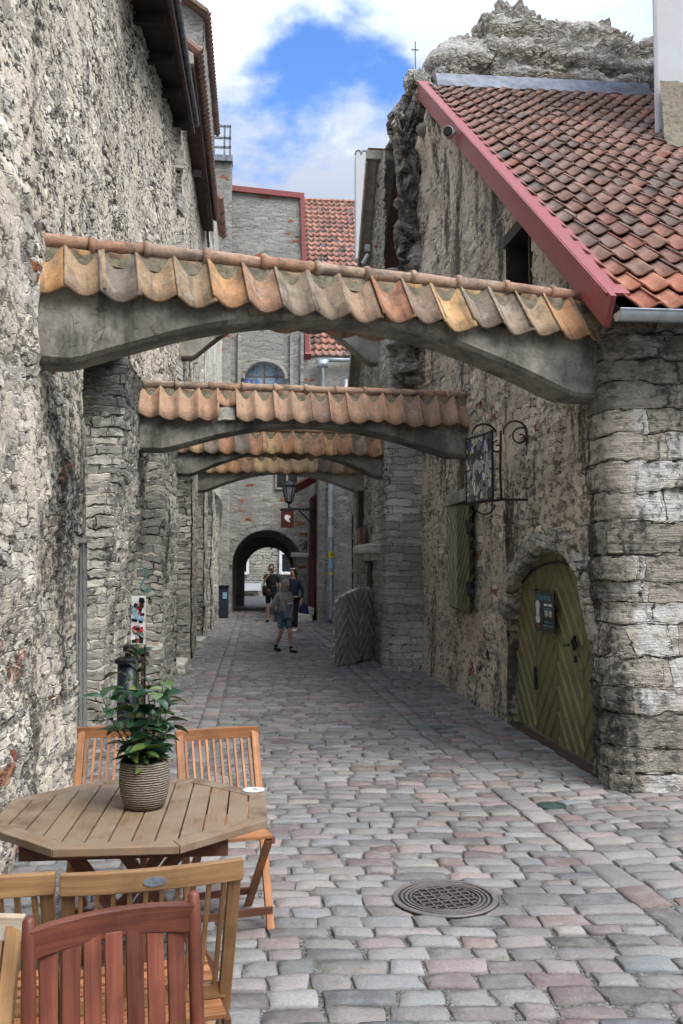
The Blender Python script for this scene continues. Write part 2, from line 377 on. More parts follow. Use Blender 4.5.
# plain concrete of the arches
def concrete(name, a, b):
    m, g = newmat(name); P = g.pos()
    n1 = g.noise(P, 2.3, 6., .7); n2 = g.noise(P, 30., 4., .6); n3 = g.noise(g.vm('MULTIPLY', P, (1., 1., .3)), 3.5, 5., .7)
    c = g.mix(g.ss(n1, .38, .62), a, b)
    c = g.mix(g.m('MULTIPLY', g.ss(n3, .52, .68), .75), c, (.06, .057, .05))
    cr = g.ss(g.m('ABSOLUTE', g.m('SUBTRACT', g.noise(P, 1.6, 4., .6, dist=.8), .5)), .002, 0.)
    c = g.mix(g.m('MULTIPLY', cr, .35), c, (.03, .03, .028))
    c = g.mul(c, g.m('ADD', .7, g.m('MULTIPLY', n2, .6)))
    return finish(m, g, c, .9, height=g.m('SUBTRACT', g.m('ADD', g.m('MULTIPLY', n2, .3), n1), g.m('MULTIPLY', cr, .4)), dist=.02, spec=.2)
M['conc'] = concrete('beam_concrete', (.27, .255, .22), (.125, .118, .1))
M['conc_l'] = concrete('beam_light', (.36, .34, .3), (.24, .23, .2))
M['mortar'] = simple('roof_mortar', (.21, .185, .13), .95, bump=.03, scale=14.)
TS = [(0, (.34, .17, .1)), (.2, (.45, .26, .12)), (.38, (.52, .34, .16)), (.5, (.2, .175, .145)), (.62, (.4, .26, .14)), (.74, (.16, .145, .125)), (.87, (.36, .2, .12)), (1, (.28, .22, .16))]
M['tile_a'] = tilemat('coping_tiles', TS, .55)
M['tile_b'] = tilemat('coping_tiles_pink', [(0, (.33, .19, .12)), (.5, (.38, .25, .16)), (.8, (.27, .17, .12)), (1, (.2, .15, .115))], .35)
M['tile_c'] = tilemat('coping_tiles_pale', [(0, (.5, .36, .18)), (.5, (.42, .28, .15)), (.8, (.4, .2, .1)), (1, (.2, .17, .13))], .4)
M['ridge'] = tilemat('ridge_tiles', [(0, (.34, .19, .12)), (.5, (.42, .28, .19)), (1, (.28, .2, .15))], .6)
M['tile_r'] = tilemat('roof_tiles', [(0, (.2, .115, .085)), (.3, (.26, .15, .11)), (.55, (.225, .15, .12)), (.78, (.17, .13, .11)), (.9, (.31, .14, .1)), (1, (.14, .12, .105))], .35, (.24, .2, .16))
M['tile_new'] = tilemat('new_roof_tiles', [(0, (.4, .17, .1)), (1, (.34, .13, .085))], .25)
M['tile_f'] = tilemat('far_roof_tiles', [(0, (.32, .14, .1)), (.4, (.38, .2, .15)), (.8, (.24, .13, .1)), (1, (.1, .08, .07))], .25)
M['red'] = simple('red_board', (.27, .06, .055), .55, var=.35, scale=9., col2=(.2, .06, .055))
M['zinc'] = simple('zinc', (.5, .56, .6), .35, .7, var=.2, scale=4.)
M['zincd'] = simple('lead_flashing', (.2, .22, .25), .6, .3, var=.3, scale=6., bump=.01)
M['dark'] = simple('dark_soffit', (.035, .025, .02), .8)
M['brownboard'] = simple('brown_boards', (.085, .05, .042), .7, scale=3.)
M['iron'] = simple('black_iron', (.02, .02, .022), .5, .3)
M['rust'] = simple('rusty_iron', (.06, .035, .025), .7, .2)
M['olive'] = simple('olive_paint', (.2, .175, .06), .5, var=.2, scale=5., col2=(.145, .13, .048))
M['olive2'] = simple('olive_shutter_paint', (.17, .165, .09), .6, var=.25, scale=6., col2=(.12, .12, .06))
def paint(name, c1, c2):
    m, g = newmat(name); P = g.pos(); x, y, z = g.sep(g.attr('gv')); n1 = g.noise(P, 5., 5., .65); n2 = g.noise(P, 40., 3., .6)
    c = g.mix(g.ss(n1, .35, .7), c1, c2); c = g.mul(c, g.m('ADD', .85, g.m('MULTIPLY', n2, .3)))
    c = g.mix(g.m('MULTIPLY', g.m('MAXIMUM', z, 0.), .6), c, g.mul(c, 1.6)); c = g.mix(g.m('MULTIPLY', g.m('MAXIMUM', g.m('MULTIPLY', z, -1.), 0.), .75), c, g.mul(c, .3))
    return finish(m, g, c, .5, height=n2, dist=.001)
M['olive'] = paint('olive_paint', (.185, .168, .07), (.13, .12, .05)); M['olive2'] = paint('olive_shutter_paint', (.16, .155, .085), (.115, .112, .058))
M['gate'] = paint('gate_paint', (.55, .5, .4), (.42, .38, .31))
M['gateold'] = simple('gate_paint', (.36, .33, .27), .6, var=.2, scale=5., col2=(.22, .2, .16))
M['white'] = simple('whitewash', (.5, .52, .54), .8, var=.15, scale=2., col2=(.5, .5, .5), bump=.01)
M['glass'] = simple('dark_glass', (.02, .022, .025), .12, spec=.6)
M['winlead'] = None
M['greyboard'] = wood('grey_planks', (.36, .33, .28), (.26, .24, .2), .8)
M['greymetal'] = simple('grey_ribbed', (.3, .31, .3), .5, .2, scale=3.)
M['teak'] = wood('teak', (.43, .2, .085), (.3, .125, .05), .5)
M['teakw'] = wood('teak_golden', (.4, .235, .105), (.28, .15, .065), .55)
M['teakpale'] = wood('bleached_rail', (.52, .45, .34), (.36, .27, .17), .7, weather=(.55, .52, .46))
M['red_wood'] = wood('red_hardwood', (.2, .065, .038), (.125, .036, .024), .42)
M['darkteak'] = wood('dark_teak', (.17, .07, .04), (.1, .04, .025), .5)
M['table'] = wood('weathered_table', (.22, .145, .085), (.12, .075, .042), .55, weather=(.22, .165, .11))
M['skin'] = simple('skin', (.5, .28, .19), .5, var=.1)
M['hair'] = simple('dark_hair', (.015, .011, .009), .5)
M['blackcloth'] = simple('black_cloth', (.012, .012, .014), .9)
M['hoodie'] = simple('grey_hoodie', (.28, .285, .275), .95, var=.2, scale=20.)
M['denim'] = simple('denim', (.1, .17, .25), .9, var=.3, scale=30.)
M['navy'] = simple('navy_denim', (.02, .03, .05), .9, var=.3, scale=30.)
M['blueb'] = simple('blue_bag', (.012, .02, .11), .6)
M['paper'] = simple('white_paint', (.75, .75, .74), .6, var=.05)
M['signblack'] = simple('sign_black', (.012, .018, .02), .35)
M['signblue'] = simple('sign_blue_letters', (.12, .3, .4), .5, var=0.)
M['signred'] = simple('dark_red_sign', (.075, .012, .008), .5)
M['redmark'] = simple('red_mark', (.55, .03, .03), .5)
M['doorred'] = simple('dark_red_door', (.1, .012, .014), .5)
M['yellow'] = simple('yellow_sticker', (.7, .6, .03), .5)
M['cyan'] = simple('pale_blue_sticker', (.3, .5, .65), .5)
M['teal'] = simple('teal_spray', (.1, .35, .33), .6)
M['cgr'] = simple('courtyard_asphalt', (.07, .07, .068), .9)
M['pipe'] = simple('drainpipe_grey', (.26, .3, .33), .5, .2)
M['orange'] = simple('orange_print', (.5, .22, .05), .6)
M['leaf'] = None

m, g = newmat('leaves'); rv = g.attr('rv'); r0, r1, r2 = g.sep(rv)
c = g.ramp(r0, [(0, (.008, .028, .014)), (.6, (.018, .055, .024)), (.85, (.045, .1, .03)), (1, (.13, .17, .04))])
M['leaf'] = finish(m, g, c, .28, spec=.5, extra={'Transmission Weight': .0})
m, g = newmat('woven_pot'); P = g.attr('gv'); x, y, z = g.sep(P)
wv = g.m('SINE', g.m('ADD', g.m('MULTIPLY', z, 700.), g.m('MULTIPLY', g.noise(P, 40., 2.), 5.)))
nn = g.noise(g.vm('MULTIPLY', P, (1., 1., 3.)), 90., 3., .7)
c = g.mix(g.ss(g.m('ADD', g.m('MULTIPLY', wv, .25), nn), .3, .75), (.09, .075, .055), (.36, .31, .23))
M['pot'] = finish(m, g, c, .85, height=g.m('ADD', wv, nn), dist=.003)
m, g = newmat('leaded_glass'); P = g.pos(); x, y, z = g.sep(P)
a = g.m('FRACT', g.m('MULTIPLY', g.m('ADD', x, z), 4.)); b = g.m('FRACT', g.m('MULTIPLY', g.m('SUBTRACT', x, z), 4.))
ln = g.m('MAXIMUM', g.m('LESS_THAN', a, .12), g.m('LESS_THAN', b, .12))
pc = g.vor(g.vm('MULTIPLY', P, (5., 5., 5.)), 'F1', out=1)
c = g.mix(g.m('MULTIPLY', ln, .5), (.25, .36, .48), (.5, .6, .65)); c = g.mix(g.ss(g.sep(pc)[0], .8, .85), c, (.12, .2, .42))
M['winlead'] = finish(m, g, c, .25, spec=.6)
m, g = newmat('stained_glass'); P = g.pos()
V = g.vm('MULTIPLY', P, (1., 16., 10.)); e = g.vor(V, 'DISTANCE_TO_EDGE'); r0, r1, r2 = g.sep(g.vor(V, 'F1', out=1))
c = g.ramp(r0, [(0, (.04, .05, .05)), (.3, (.34, .38, .36)), (.55, (.18, .2, .18)), (.75, (.5, .52, .44)), (.93, (.05, .07, .28)), (1, (.34, .34, .24))], 'CONSTANT')
c = g.mix(g.ss(e, .06, .03), c, (.01, .01, .01)); M['stained'] = finish(m, g, c, .2, spec=.6)

# setts
m, g = newmat('setts'); rv = g.attr('rv'); r0, r1, r2 = g.sep(rv); P = g.pos()
c = g.ramp(r0, [(0, (.26, .25, .23)), (.16, (.215, .225, .225)), (.3, (.3, .275, .245)), (.44, (.3, .26, .245)), (.56, (.22, .225, .22)), (.68, (.31, .235, .215)), (.78, (.26, .26, .26)), (.88, (.24, .165, .15)), (.94, (.17, .165, .16)), (1, (.34, .33, .31))])
Q = g.vm('ADD', P, g.vm('SCALE', rv, 7.))
n1 = g.noise(Q, 9., 5., .7); n2 = g.noise(P, 70., 4., .7); n3 = g.noise(P, .9, 4., .6)
c = g.mul(c, g.m('ADD', .52, g.m('MULTIPLY', r1, .5)))
c = g.mix(g.ss(n1, .42, .72, 0., .55), c, (.27, .26, .235)); c = g.mul(c, g.m('ADD', .55, g.m('MULTIPLY', n2, .9)))
c = g.mix(g.ss(n3, .45, .65, 0., .45), c, g.mul(c, .65)); c = g.mix(g.ss(g.noise(P, 2.6, 6., .75), .52, .68, 0., .55), c, (.2, .19, .165))
M['sett'] = finish(m, g, c, g.m('ADD', .55, g.m('MULTIPLY', n1, .3)), height=g.m('ADD', g.m('MULTIPLY', n1, 1.), g.m('MULTIPLY', n2, .35)), dist=.012, spec=.3)
m, g = newmat('grit'); P = g.pos()
gv = g.vor(g.vm('MULTIPLY', P, (110., 110., 110.)), 'F1', out=1); r0, r1, r2 = g.sep(gv); n1 = g.noise(P, 3., 4., .7)
c = g.ramp(r0, [(0, (.07, .065, .055)), (.5, (.19, .18, .16)), (.85, (.3, .29, .26)), (1, (.42, .41, .38))])
c = g.mul(c, g.m('ADD', .25, g.m('MULTIPLY', n1, .75)))
c = g.mix(g.m('MULTIPLY', g.ss(g.noise(P, 2.1, 5., .75), .58, .66), g.ss(g.noise(P, 30., 3.), .4, .6)), c, (.06, .1, .025))
M['grit'] = finish(m, g, c, .95, height=g.m('ADD', g.vor(g.vm('MULTIPLY', P, (110., 110., 110.)), 'F1'), n1), dist=.004, spec=.15)
# ------------------------------------------------------------------ ground and paving
mb = MB(); mb.grid(np.array([[(-400., -300., -.045), (-400., 900., -.045)], [(400., -300., -.045), (400., 900., -.045)]]), (0, 0, 1))
mb.build('ground', M['grit'], kind='structure')
mb = MB(); xs = lin(-2.4, 5.2, .1); ys = geo(-1.5, 58, .03, lo=.1)
Xg, Yg = np.meshgrid(xs, ys, indexing='ij'); mb.grid(np.stack([Xg, Yg, -.004 + .01 * (fbm(Xg * 3, Yg * 3, 3) - .5)], -1), (0, 0, 1))
mb.build('paving_bed', M['grit'], kind='structure', smooth=True)

def setts():
    Q = []
    def wave(x, y): return .05 * np.sin(x * 1.3 + y * .35) + .05 * (vnoise(x * 1.1, y * .5, 5) - .5)
    def rows(xa, xb, y0, y1, slant=lambda y: 0., slantb=None):
        slantb = slantb or slant; y = y0
        while y < y1:
            d = random.uniform(.105, .15); x = xa + slant(y) + random.uniform(-.03, .03); xe = xb + slantb(y)
            while x < xe - .06:
                L = random.choice((.16, .19, .22, .24, .28)) * random.uniform(.88, 1.12)
                if x + L > xe - .09: L = xe - x
                g_ = random.uniform(.002, .006); j = lambda: random.uniform(-.011, .011)
                ym = y + wave(x, y); yn = y + wave(x + L, y)
                Q.append([(x + g_ + j(), ym + g_ + j()), (x + L - g_ + j(), yn + g_ + j()), (x + L - g_ + j(), yn + d - g_ + j()), (x + g_ + j(), ym + d - g_ + j())])
                x += L
            y += d
    def band(x0, wd, y0, y1, slant):
        y = y0
        while y < y1:
            L = random.uniform(.22, .38); j = lambda: random.uniform(-.008, .008); a = x0 + slant(y); b = x0 + slant(y + L); g_ = .008
            Q.append([(a + g_ + j(), y + g_ + j()), (a + wd - g_ + j(), y + g_ + j()), (b + wd - g_ + j(), y + L - g_ + j()), (b + g_ + j(), y + L - g_ + j())])
            y += L
    sl = lambda y: max(0., (9. - y)) * .045 - max(0., y - 9.) * .014
    band(1.66, .19, -.3, 36, sl); band(-.58, .19, 3.2, 36, lambda y: 0.)
    rows(-2.2, -.58, -.6, 36); rows(-.39, 1.66, -.6, 36, lambda y: 0., sl)
    rows(1.85, 2.72, 6.9, 36, sl, lambda y: 0.); rows(1.85, 5., -.6, 6.9, sl, lambda y: 0.)
    Q = np.array(Q); c = Q.mean(1)
    keep = (np.hypot(c[:, 0] - .95, (c[:, 1] - 4.66)) > .2) & (np.hypot(c[:, 0] - 2.05, c[:, 1] - 6.38) > .07)
    keep &= ~((c[:, 1] < 3.2) & (c[:, 0] < -.55) & (c[:, 0] > -.6))
    return Q[keep]
Q = setts(); mb = MB()
for near, sel in ((1, Q[:, 0, 1] < 12), (0, Q[:, 0, 1] >= 12)):
    q = Q[sel]; N = len(q)
    s = np.array([-1, -.982, -.94, -.35, .35, .94, .982, 1.]) if near else np.array([-1, -.85, .85, 1.])
    K = len(s); S, T = np.meshgrid(s, s, indexing='ij')
    a = (1 + S) / 2; b = (1 + T) / 2
    wgt = np.stack([(1 - a) * (1 - b), a * (1 - b), a * b, (1 - a) * b], 0)
    XY = np.einsum('ncd,cij->nijd', q, wgt)
    r = np.maximum(np.abs(S), np.abs(T)); rd = (S * S * T * T) ** .5
    prof = np.where(r >= 1, -.03, np.where(r > .97, -.001, np.where(r > .9, .006, .009))) - .003 * rd ** 3
    if not near: prof = np.where(r >= 1, -.03, .008)
    cen = XY.mean((1, 2), keepdims=True)
    XY = cen + (XY - cen) * (1 - .018 * rd[None, ..., None] ** 4)
    n_ = (vnoise(XY[..., 0] * 22, XY[..., 1] * 22, 3) - .5)
    edge = (r > .7)[None]
    XY[..., 0] += np.where(edge, (vnoise(XY[..., 0] * 14, XY[..., 1] * 14, 11) - .5) * .02, 0)
    XY[..., 1] += np.where(edge, (vnoise(XY[..., 0] * 14, XY[..., 1] * 14, 12) - .5) * .02, 0)
    z = prof[None] + rng.uniform(-.006, .007, (N, 1, 1)) + rng.uniform(-.004, .004, (N, 1, 1)) * S[None] + rng.uniform(-.004, .004, (N, 1, 1)) * T[None] + np.where(r < 1, n_ * .008, 0)
    V = np.concatenate([XY, z[..., None]], -1)
    i = np.arange(K - 1)[:, None] * K + np.arange(K - 1)[None, :]
    f0 = np.stack([i, i + K, i + K + 1, i + 1], -1).reshape(-1, 4)
    F = (f0[None] + np.arange(N)[:, None, None] * K * K).reshape(-1, 4)
    rv = np.repeat(rng.random((N, 3)), K * K, axis=0)
    mb.add(V.reshape(-1, 3), F, rv=rv)
mb.build('cobblestone_paving', M['sett'], kind='structure', smooth=True)

# ------------------------------------------------------------------ left wall
t = thing('old_stone_wall', 'long high rubble stone wall with deep niches along the left of the lane', 'wall', (-1.4, 6, 0))
low = [(-1.45, -3), (-1.43, 2), (-1.4, 5.9), (-1.47, 6.05), (-1.42, 7.75), (-2.1, 7.8), (-2.1, 9.9), (-1.6, 9.95), (-1.62, 12.45), (-1.24, 12.5), (-1.22, 14.5),
       (-1.85, 14.55), (-1.85, 17.1), (-1.17, 17.15), (-1.17, 18.9), (-1.7, 18.95), (-1.7, 21.0), (-1.16, 21.05), (-1.16, 22.9), (-1.65, 22.95), (-1.65, 25.), (-1.18, 25.05), (-1.18, 27.), (-1.6, 27.05), (-1.6, 29.5), (-1.2, 29.55), (-1.2, 34)]
def fnlow(P):
    z = P[:, :, 2]; x = P[:, :, 0].copy(); y = P[:, :, 1]
    # the second pier leans out towards its top
    k = np.clip((z - .9) / 2.2, 0, 1) * ((y > 9.85) & (y < 12.47) & (x < -1.5))
    x += k * .2
    x += .07 * (fbm(y * 1.3, z * 1.3, 9) - .5) * 1.6
    nr = np.clip(1.2 - z, 0, 1) * (y < 7.6) * .05; P[:, :, 0] = x + nr
    P[:, :, 1] = y + .05 * (fbm(x * 2 + 9, z * 2.1, 4) - .5)
    return P
seg = [(0, 5, 'wall_l'), (4, 8, 'pier'), (7, 11, None)]
def part_sweep(a, b, mat, parent, name, z0=-.06, z1=3.95, dz=.024, step=.0045):
    m_ = MB(); sweep(m_, low[a:b + 1], z0, z1, dz, step, (1, 0, 0) , fnlow)
    return m_.build(name, M[mat], parent, smooth=True)
# orientation: the first leg of each sweep decides, so build runs that start on a lane-facing leg
def run(idx, mat, name, parent, z1=3.95, dz=.024, step=.0045):
    m_ = MB(); pts = [low[i] for i in idx]
    a = np.array(pts[0]); b = np.array(pts[1]); d = b - a; nrm = (d[1], -d[0], 0)
    # facing test with the summed normal
    sweep(m_, pts, -.06, z1, dz, step, None, fnlow)
    V = m_.V[0]; f = m_.F[0]; n_ = np.cross(V[f[1]] - V[f[0]], V[f[3]] - V[f[0]])
    if n_ @ np.array(nrm) < 0: m_.F = [q[::-1] for q in m_.F]
    return m_.build(name, M[mat], parent, smooth=True)
run(range(0, 5), 'wall_l', 'wall_face', t)
run(range(4, 14), 'pier', 'niche', t, dz=.028)
run([13, 14], 'wall_l', 'pier', t, dz=.03)
run([14, 15, 16, 17], 'pier', 'niche', t, dz=.035)
run([17, 18], 'wall_l', 'pier', t, dz=.035)
run([18, 19, 20, 21], 'pier', 'niche', t, dz=.04)
run([21, 22], 'wall_lu', 'pier', t, dz=.04)
run([22, 23, 24, 25, 26], 'pier', 'niche', t, dz=.045)
mb = MB(); bk = [(x - .12, y) for x, y in low[3:]]
sweep(mb, bk, -.06, 3.95, .5, .05, None); mb.build('core', M['conc'], t)
mb = MB()
for a, b in ((7.6, 10.0), (14.4, 17.2), (18.85, 21.1), (22.85, 25.1), (26.9, 29.6), (9.9, 12.5)):
    mb.box((-1.75, (a + b) / 2, 3.99), (.62 if a != 9.9 else .4, b - a, .12))
mb.build('lintel', M['conc'], t)
def xup(Y, Z):
    k = np.clip((Z - 4) / 4, 0, 1); tx = -1.6 + .33 * np.clip((Y - 11.) / 3.5, 0, 1)
    base = -1.42 + 0.17 * np.clip((Y - 12) / .6, 0, 1)
    return base * (1 - k) + tx * k + .06 * (fbm(Y * 1.1, Z * 1.1, 6) - .5)
mb = MB(); plane_yz(mb, 0, geo(-3, 14.5, .0045, lo=.009), lin(3.93, 8.75, .026), (1, 0, 0), xup)
mb.build('upper_wall', M['wall_lu'], t, smooth=True)
mb = MB(); plane_yz(mb, 0, geo(14.45, 21.6, .0045), lin(3.93, 9.7, .035), (1, 0, 0), lambda Y, Z: -1.31 + .06 * (fbm(Y * 1.1, Z * 1.1, 6) - .5))
mb.build('upper_wall', M['wall_lu'], t, smooth=True)
mb = MB(); plane_xz(mb, 14.46, lin(-1.7, -1.2, .03), lin(3.95, 9.2, .03)); mb.build('wall_end', M['wall_lu'], t, smooth=True)
mb = MB(); plane_yz(mb, 0, geo(21.55, 34, .0045), lin(3.93, 12.2, .05), (1, 0, 0), lambda Y, Z: -1.2 - .004 * (Y - 21) + .05 * (fbm(Y * 1.1, Z * 1.1, 6) - .5))
plane_xz(mb, 21.56, lin(-2.6, -1.2, .05), lin(3.9, 12.2, .06))
mb.build('upper_wall', M['lightstone'], t, smooth=True)
mb = MB(); plane_yz(mb, 0, geo(18.23, 23.3, .0045), lin(9.5, 12.62, .04), (1, 0, 0), lambda Y, Z: -1.1 + .0 * Y)
xs = lin(-3.4, -1.1, .04); Pg = np.zeros((len(xs), 60, 3)); Pg[:, :, 0] = xs[:, None]; Pg[:, :, 1] = 18.22
vv = np.linspace(0, 1, 60)[None, :]; top = 12.66 + (-1.1 - xs) * .72
Pg[:, :, 2] = 9.4 + (top[:, None] - 9.4) * vv; mb.grid(Pg, (0, -1, 0)); mb.build('gable', M['facade_up'], t, smooth=True)
# tooth stones at the joint of the two houses
mb = MB()
for k_ in range(12):
    z = 4.4 + k_ * .33
    if k_ % 2: mb.box((-1.27, 14.5, z), (.14, .3, .24), rot=Euler((0, 0, random.uniform(-.2, .2))).to_matrix())
mb.build('quoin', M['buttress'], t)

mb = MB(); mb.tube([(-1.5, 12.44, 1.62), (-1.42, 12.44, 1.66), (-1.44, 12.44, 1.52), (-1.5, 12.44, 1.4), (-1.42, 12.44, 1.34), (-1.34, 12.44, 1.4)], .012, 5); mb.build('graffiti', M['teal'], t)
# eaves over the left wall
mb = MB()
mb.grid(np.array([[(-1.75, 4., 8.62), (-1.7, 14.55, 8.6)], [(-1.27, 4., 8.6), (-1.0, 14.55, 8.58)]]), (0, 0, -1))
mb.build('dark_eave', M['dark'], None, 'deep black timber eave overhanging the top of the near left wall', 'eave')
E1 = bpy.data.objects['dark_eave']
mb = MB(); mb.bar((-1.2, 4, 8.68), (-1.02, 14.6, 8.66), .05, .22); mb.build('fascia', M['brownboard'], E1)
mb = MB(); mb.tube([(-1.12, 4, 8.74), (-.97, 14.6, 8.72)], .05, 8); mb.build('gutter', M['zincd'], E1)
mb = MB(); mb.grid(np.array([[(-1.2, 4., 8.8), (-1.0, 14.6, 8.8)], [(-4.5, 4., 11.5), (-4.5, 14.6, 11.5)]]), (0, 0, 1)); mb.build('roof_slope', M['tile_r'], E1)
mb = MB()
for y in np.arange(6, 14.5, .9): mb.bar((-1.9, y, 8.45), (-1.1 + (y - 14) * .02, y, 8.5), .08, .12)
mb.split('rafter', M['dark'], E1)
t2 = thing('tiled_eave', 'brown boarded eave edged with small clay tiles on the second left house', 'eave', (-1.3, 18, 9.5))
mb = MB(); mb.box((-1.22, 18., 9.62), (.42, 7.2, .16)); mb.build('soffit', M['brownboard'], t2)
mb = MB()
for k_ in range(46):
    y = 14.3 + k_ * .155
    mb.tube([(-.9, y, 9.72), (-1.5, y, 10.2)], .08, 8)
mb.build('eave_tiles', M['tile_r'], t2)
mb = MB(); mb.prism([(-1.9, 9.5), (-1.0, 9.5), (-1.0, 9.66), (-1.9, 10.2)], 1, 14.2, 14.32); mb.build('end_board', M['greyboard'], t2)
t2 = thing('tile_coping', 'small clay tiles capping the tall stone gable above the left lane wall', 'coping', (-1.1, 20, 12.6))
mb = MB()
for k_ in range(34): mb.tube([(-.98, 18.15 + k_ * .155, 12.68), (-1.5, 18.15 + k_ * .155, 13.1)], .075, 8)
mb.build('edge_tiles', M['tile_r'], t2)
mb = MB(); mb.bar((-1.0, 18.15, 12.7), (-3.4, 18.15, 14.45), .3, .07); mb.build('verge_tiles', M['tile_r'], t2)
mb = MB()
for k_ in range(16): mb.tube([(-1.02, 26.6 + k_ * .2, 12.3), (-1.5, 26.6 + k_ * .2, 12.75)], .1, 8)
mb.build('edge_tiles', M['tile_f'], t2)

# ------------------------------------------------------------------ arches across the lane
def tilesheet(mb, org, ud, vd, nd, w_, l_, amp, lift=0., rv=None, nu=19, jit=.004, nv=4):
    """one pantile: org = top corner, ud across, vd down the slope, nd outwards"""
    u = np.linspace(-.05, 1.06, nu); v = np.linspace(0, 1, nv)
    sh = np.abs(np.sin(np.pi * u)); h = amp * .9 * (.8 * (1 - 2 * np.sqrt(np.sin(np.pi * np.clip(u, 0, 1)) ** 2 + .012)) + .2 * np.cos(2 * np.pi * u))
    h = h + np.where(u > 1, -.004, 0) + np.where(u < .05, .006, 0)
    U, Vv = np.meshgrid(u, v, indexing='ij')
    j = np.array([random.gauss(0, jit) for _ in range(4)])
    P = np.array(org)[None, None] + (U[..., None] * w_ + j[0]) * np.array(ud) + (Vv[..., None] * l_ + j[1] * 2) * np.array(vd) + (h[:, None, None] + lift * Vv[..., None] + j[2] + j[3] * (U[..., None] - .5) * 2) * np.array(nd)
    gv = np.stack([Vv * l_, U * w_, h[:, None] + 0 * Vv], -1)
    mb.grid(P, tuple(nd), gv=gv, rv=rv)
def lane_arch(A, B, zend, zmid, ztop, zr, th, ntile, tmat, label, flat=.07, cm='conc', over=.09, tiles=True, amp=.044, missing=(), seed=1):
    random.seed(seed)
    A = np.array([*A, 0.]); B = np.array([*B, 0.]); d = B - A; L = np.linalg.norm(d); d /= L; n = np.array([d[1], -d[0], 0.])
    if n[1] > 0: n = -n
    t = thing('lane_arch', label, 'arch', (*(A + B)[:2] / 2, zend), 'shallow buttress arches across the lane')
    mb = MB(); s = np.linspace(0, 1, 61); e = np.clip((s - flat) / (1 - 2 * flat), 0, 1)
    ztop = ztop - .1; zbt = ztop + .03; zb = zend + (zmid - zend) * (1 - np.abs(2 * e - 1) ** 2.) ** 1.15 + .012 * (fbm(s * 17, s * 0, seed) - .5)
    ring = []
    for i, si in enumerate(s):
        p = A + d * L * si; ch = .03
        sec = [(0, zb[i] + ch), (0, ztop * .5 + zb[i] * .5), (0, zbt), (-th, zbt), (-th, zb[i] + ch), (-th + ch, zb[i]), (-ch, zb[i])]
        ring.append([p + n * (o + .008 * (vnoise(np.array(si * 40.), np.array(z * 9.), seed) - .5)) + np.array([0, 0, z]) for o, z in sec] )
    ring = np.array(ring); ring = np.concatenate([ring, ring[:, :1]], 1)
    mb.grid(ring, None); k = ring.shape[1]
    mb.F.append(list(range(k - 1))); mb.F.append(list(range(60 * k, 60 * k + k - 1))[::-1])
    mb.build('beam', M[cm], t, recalc=True, bevel=.008)
    if not tiles: return t
    half = th / 2; c0 = A - n * half
    sl = np.array([0, 0, 1.]) * (zr - ztop + .12); run_ = half + over
    tm = MB(); w_ = L / ntile
    for side in (1, -1):
        ridge = np.array([0, 0, zr - .02]); vd = n * side * run_ - np.array([0, 0, zr - ztop - .01]); l_ = np.linalg.norm(vd); vd /= l_
        nd = np.cross(d, vd); nd = nd if nd[2] > 0 else -nd; nd /= np.linalg.norm(nd)
        for i in range(ntile):
            o = c0 + ridge + d * (w_ * i)
            if i in missing and side == 1:
                tilesheet(tm, o, d, vd, nd, w_, l_ * .55, amp, lift=.01, jit=.002)
                pm = MB(); e0 = o + vd * l_ * .3 - nd * .03; e1 = o + vd * l_ * .97 - nd * .03
                pm.add([e0, e0 + d * w_, e1 + d * w_ * .9, e1 + d * w_ * .3, e0 - nd * .03, e0 + d * w_ - nd * .03, e1 + d * w_ - nd * .03, e1 - nd * .03], [(0, 1, 2, 3), (7, 6, 5, 4), (2, 6, 7, 3), (0, 3, 7, 4), (1, 5, 6, 2)]); pm.build('mortar_patch', M['conc_l'], t)
                continue
            tilesheet(tm, o, d, vd, nd, w_, l_ * random.uniform(.98, 1.04), amp, lift=.01, jit=.005)
    ob = tm.build('roof_tiles', M[tmat], t, smooth=True)
    md = ob.modifiers.new('thick', 'SOLIDIFY'); md.thickness = .015; md.offset = -1
    # mortar bed under the ridge
    mm = MB(); ns = int(L / .04); sv = np.linspace(0, 1, ns); pr = np.linspace(-1, 1, 9)
    Sg, Pr = np.meshgrid(sv, pr, indexing='ij')
    off = Pr * run_ * .17; zz = zr - .005 - np.abs(Pr) * (zr - ztop - .01) * .17 + .002 - .08 * np.abs(Pr) ** 4 + .03 * (fbm(Sg * L * 9, Pr * 3, seed) - .35)
    Pm = c0[None, None] + Sg[..., None] * d * L + off[..., None] * n + zz[..., None] * np.array([0, 0, 1.])
    mm.grid(Pm, (0, 0, 1)); mm.build('mortar_bed', M['mortar'], t, smooth=True)
    # ridge tiles
    rm = MB(); p = 0.02; 
    while p < L - .1:
        l_ = min(random.uniform(.36, .42), L - p)
        a = c0 + d * p + np.array([0, 0, zr + .012 + random.uniform(-.006, .006)]); b = c0 + d * (p + l_) + np.array([0, 0, zr + .012 + random.uniform(-.006, .006)])
        rv = rng.random(3)
        pts = [a, a + (b - a) * .06, a + (b - a) * .1, a + (b - a) * .13, a + (b - a) * .5, b]
        rm.tube([tuple(q) for q in pts], [.06, .066, .064, .052, .05, .046], 14, rv=rv)
        p += l_
    rm.build('ridge_tiles', M['ridge'], t, smooth=True)
    return t
lane_arch((-1.5, 6.1), (2.78, 7.08), 3.0, 3.44, 3.56, 3.84, .36, 18, 'tile_a', 'nearest lane arch with large orange and grey pantiles, spanning in front of the others', missing=(), seed=3)
lane_arch((-1.4, 11.35), (2.8, 11.7), 3.08, 3.42, 3.58, 3.9, .34, 18, 'tile_b', 'second lane arch with pinkish clay tiles and one broken gap in them', missing=(4,), seed=5, amp=.04)
